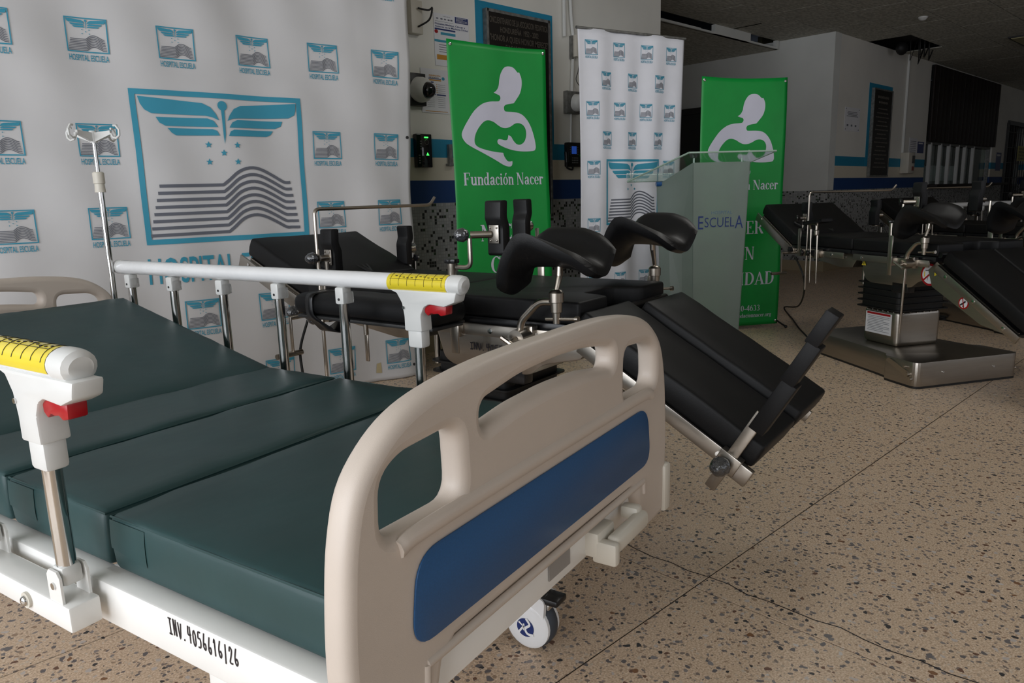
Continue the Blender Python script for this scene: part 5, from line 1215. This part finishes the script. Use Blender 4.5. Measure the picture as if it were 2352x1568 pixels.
    for (x, s) in o.get('cranks', ()):
        r = MB(); r.cyl((x, s*.25, .645), (x, s*.40, .645), .008); r.box((x, s*.40, .58), (.016, .006, .14), bev=.003); r.cyl((x, s*.40, .515), (x+.0, s*.43, .515), .009); r.cyl((x, s*.36, .515), (x, s*.47, .515), .010); r.build('height_crank', STEELR, t)
    for (x, s, z) in o.get('rods', ()):
        r = MB(); r.cyl((x, s*.29, .66), (x, s*.29, z+.06), .004); r.cyl((x, s*.29, z+.09), (x, s*.29, z+.045), .009); r.box((x, s*.29, z), (.018, .006, .10), bev=.003); r.build('hanging_tool', STEELR, t)
    if o.get('headarm'):
        r = MB()
        for x in (.42, .36): clamp(r, x, 1); r.tube([(x, .325, .80 if x > .4 else .79), (x-.01, .325, .47)], lambda q: .008 if q < .9 else .003, 9)
        r.tube(fil([(.42, .325, .79), (.42, .335, .835), (.36, .335, .835), (.36, .335, .79)], .02), .006, 8); r.lathe([(.012, 0), (.016, .005), (.016, .03), (.008, .034)], Mx.Translation((.36, .33, .765)), 14)
        r.cyl((.36, .33, .79), (.355, .33, .84), .006); so = r.build('arm_rest_holder', STEELR, t)
        p_ = MB(); pad(p_, (0, 0, 0), (.20, .09, .03), .012, (8, 4, 1), -.012, 0, Mx.Translation((.36, .33, .852))@Mx.Rotation(.12, 4, 'Y')); p_.build('arm_rest_pad', BLACKF, so, ang=60)
        k = MB(); star_knob(k, (.40, .345, .655), (.3, 1, 0), .02); k.build('knob', BLACKP, so)
    MB().cyl((.20, .10, .58), (.20, .10, .47), .011).build('gas_rod', STEELR, t)
    if o.get('footpad'):
        s = -1
        r = MB(); r.box((Lg-.02, s*.305, -.015), (.030, .008, .25), M, bev=.004); r.box((Lg-.02, s*.298, -.05), (.06, .03, .05), M, bev=.003); r.box((Lg+.02, s*.298, -.055), (.05, .02, .05), M, bev=.004)
        ro = r.build('foot_support', STEEL, t)
        p_ = MB()
        for (z0, z1, xc, th_) in ((.062, .212, 0, .040), (.206, .322, -.006, .036), (.316, .405, -.013, .033)): p_.box((Lg-.01+xc, s*.285, (z0+z1)/2), (th_, .05, z1-z0), M, bev=.003)
        p_.build('foot_pad', BLACKL, ro, ang=25)
        k = MB(); star_knob(k, M@V((Lg-.025, s*.312, -.055)), M.to_3x3()@V((0, s, -.1)), .026, True); k.build('knob', KNOBW, ro)
    if o.get('cable'):
        cb_ = MB(); low = o['cable'] == 2
        for k in range(3): cb_.tube(crv([(.62+.02*k, .10, .765), (.72, .16+.03*k, .79+.02*k), (.80, .05, .82), (.74, -.06+.03*k, .80), (.64, -.02, .768)], 6, False), .006, 7)
        if low: cb_.tube(crv([(.66, .30, .62), (.64, .36, .52), (.60, .39, .42), (.66, .38, .33), (.72, .36, .24), (.70, .36, .12)], 6, False), .005, 7)
        cb_.build('cable', BLACKR, t)
    return t
ot1 = onz(1331, 695, ZM)
operating_table('black operating table with plastic-wrapped knobs between the bed and the backdrop', ot1, 100, dict(
    wrapped=True, inv=True, head=24, leg=30.5, screens=((.545, 1, .60),),
    supports=((-.075, 1, .875, .235, .10, True), (.03, -1, .875, .20, .0, True), (.53, 1, .79, .27, 0, False), (.70, -1, .775, .27, 0, False)),
    crutches=((-.345, 1, .125, .10, 0), (-.40, -1, .03, -.12, .02)), armboards=((.155, 1),), knobs=((.70, 1, .655), (.58, 1, .64)), cranks=((.63, 1),), rods=((.36, 1, .545),), footpad=True, cable=2))
e2 = V((cos(R(62)), sin(R(62)), 0))
ot2 = onz(1905, 552, ZM-.02)-e2*.804
O2 = dict(stickers=True, head=30, leg=31, leg_skirt=True, leg_step=False, screens=((.45, 1, .62),),
    supports=((-.23, 1, .90, .24, .08, True), (-.26, -1, .90, .20, 0, True), (.53, 1, .80, .27, 0, False), (.56, -1, .80, .27, 0, False)),
    crutches=((-.375, 1, .11, .15, 0), (-.37, -1, .08, -.15, .0)), knobs=((.62, 1, .66), (.40, 1, .655)), cranks=((.60, 1),), cable=1, rodlow=True, headarm=True)
operating_table('black operating table with a column label and red prohibition stickers behind the lectern', ot2, 62, O2)
ot3 = atd(2137, 437, 5.75)
ot3 = V((ot3.x, ot3.y, 0))-e2*.95
O3 = dict(O2); O3['cable'] = False; O3['screens'] = ((.45, 1, .62),)
operating_table('black operating table farthest from the bed, beyond the stickered one', ot3, 62, O3)
# black power cable trailing to the stickered table
c2 = bpy.data.objects['operating_table.001'].matrix_basis
A_ = c2@V((.60, .33, .60))
pts = [A_, atd(1826, 590, (A_-CC).dot(CW)), atd(1848, 650, (A_-CC).dot(CW)-.05)]
cable_pts = pts+[V((onz(1835, 690, .2).x, onz(1835, 690, .2).y, .16)), onz(1801, 706, .012), onz(1822, 735, .012), onz(1838, 757, .012), c2@V((.52, .16, .03))]
tag(MB().tube(crv(cable_pts, 8, False), .006, 7).build('power_cable', BLACKR), 'black power cable trailing on the floor to the stickered operating table', 'cable')
cq = onz(2185, 728, 0); t = thing('cable_coil', 'black coiled power cable lying on the floor between two operating tables', 'cable', (cq.x, cq.y, 0))
for k in range(7):
    rr_ = .10+.018*(k % 4); MB().tube([(rr_*1.5*cos(q*pi/10)+.02*k-.06, rr_*.7*sin(q*pi/10)+.012*(k % 3), .008+.011*k+.004*sin(q*1.3+k)) for q in range(20)], .006, 6, closed=True).build('cable_loop', BLACKR, t)
# ------------------------------------------------------------------ second bed far right
def copy_tree(o, parent=None):
    c = o.copy(); COL.objects.link(c)
    if parent: c.parent = parent
    for ch in list(o.children): copy_tree(ch, c)
    return c
b2 = copy_tree(bpy.data.objects['hospital_bed']); b2['label'] = 'ivory hospital bed standing bare beyond the farthest operating table'
P_ = atd(2330, 480, 7.6); b2.location = (P_.x, P_.y, 0); b2.rotation_euler = (0, 0, R(240))
for ch in list(b2.children):
    if ch.name.startswith('marker_writing'): bpy.data.objects.remove(ch)
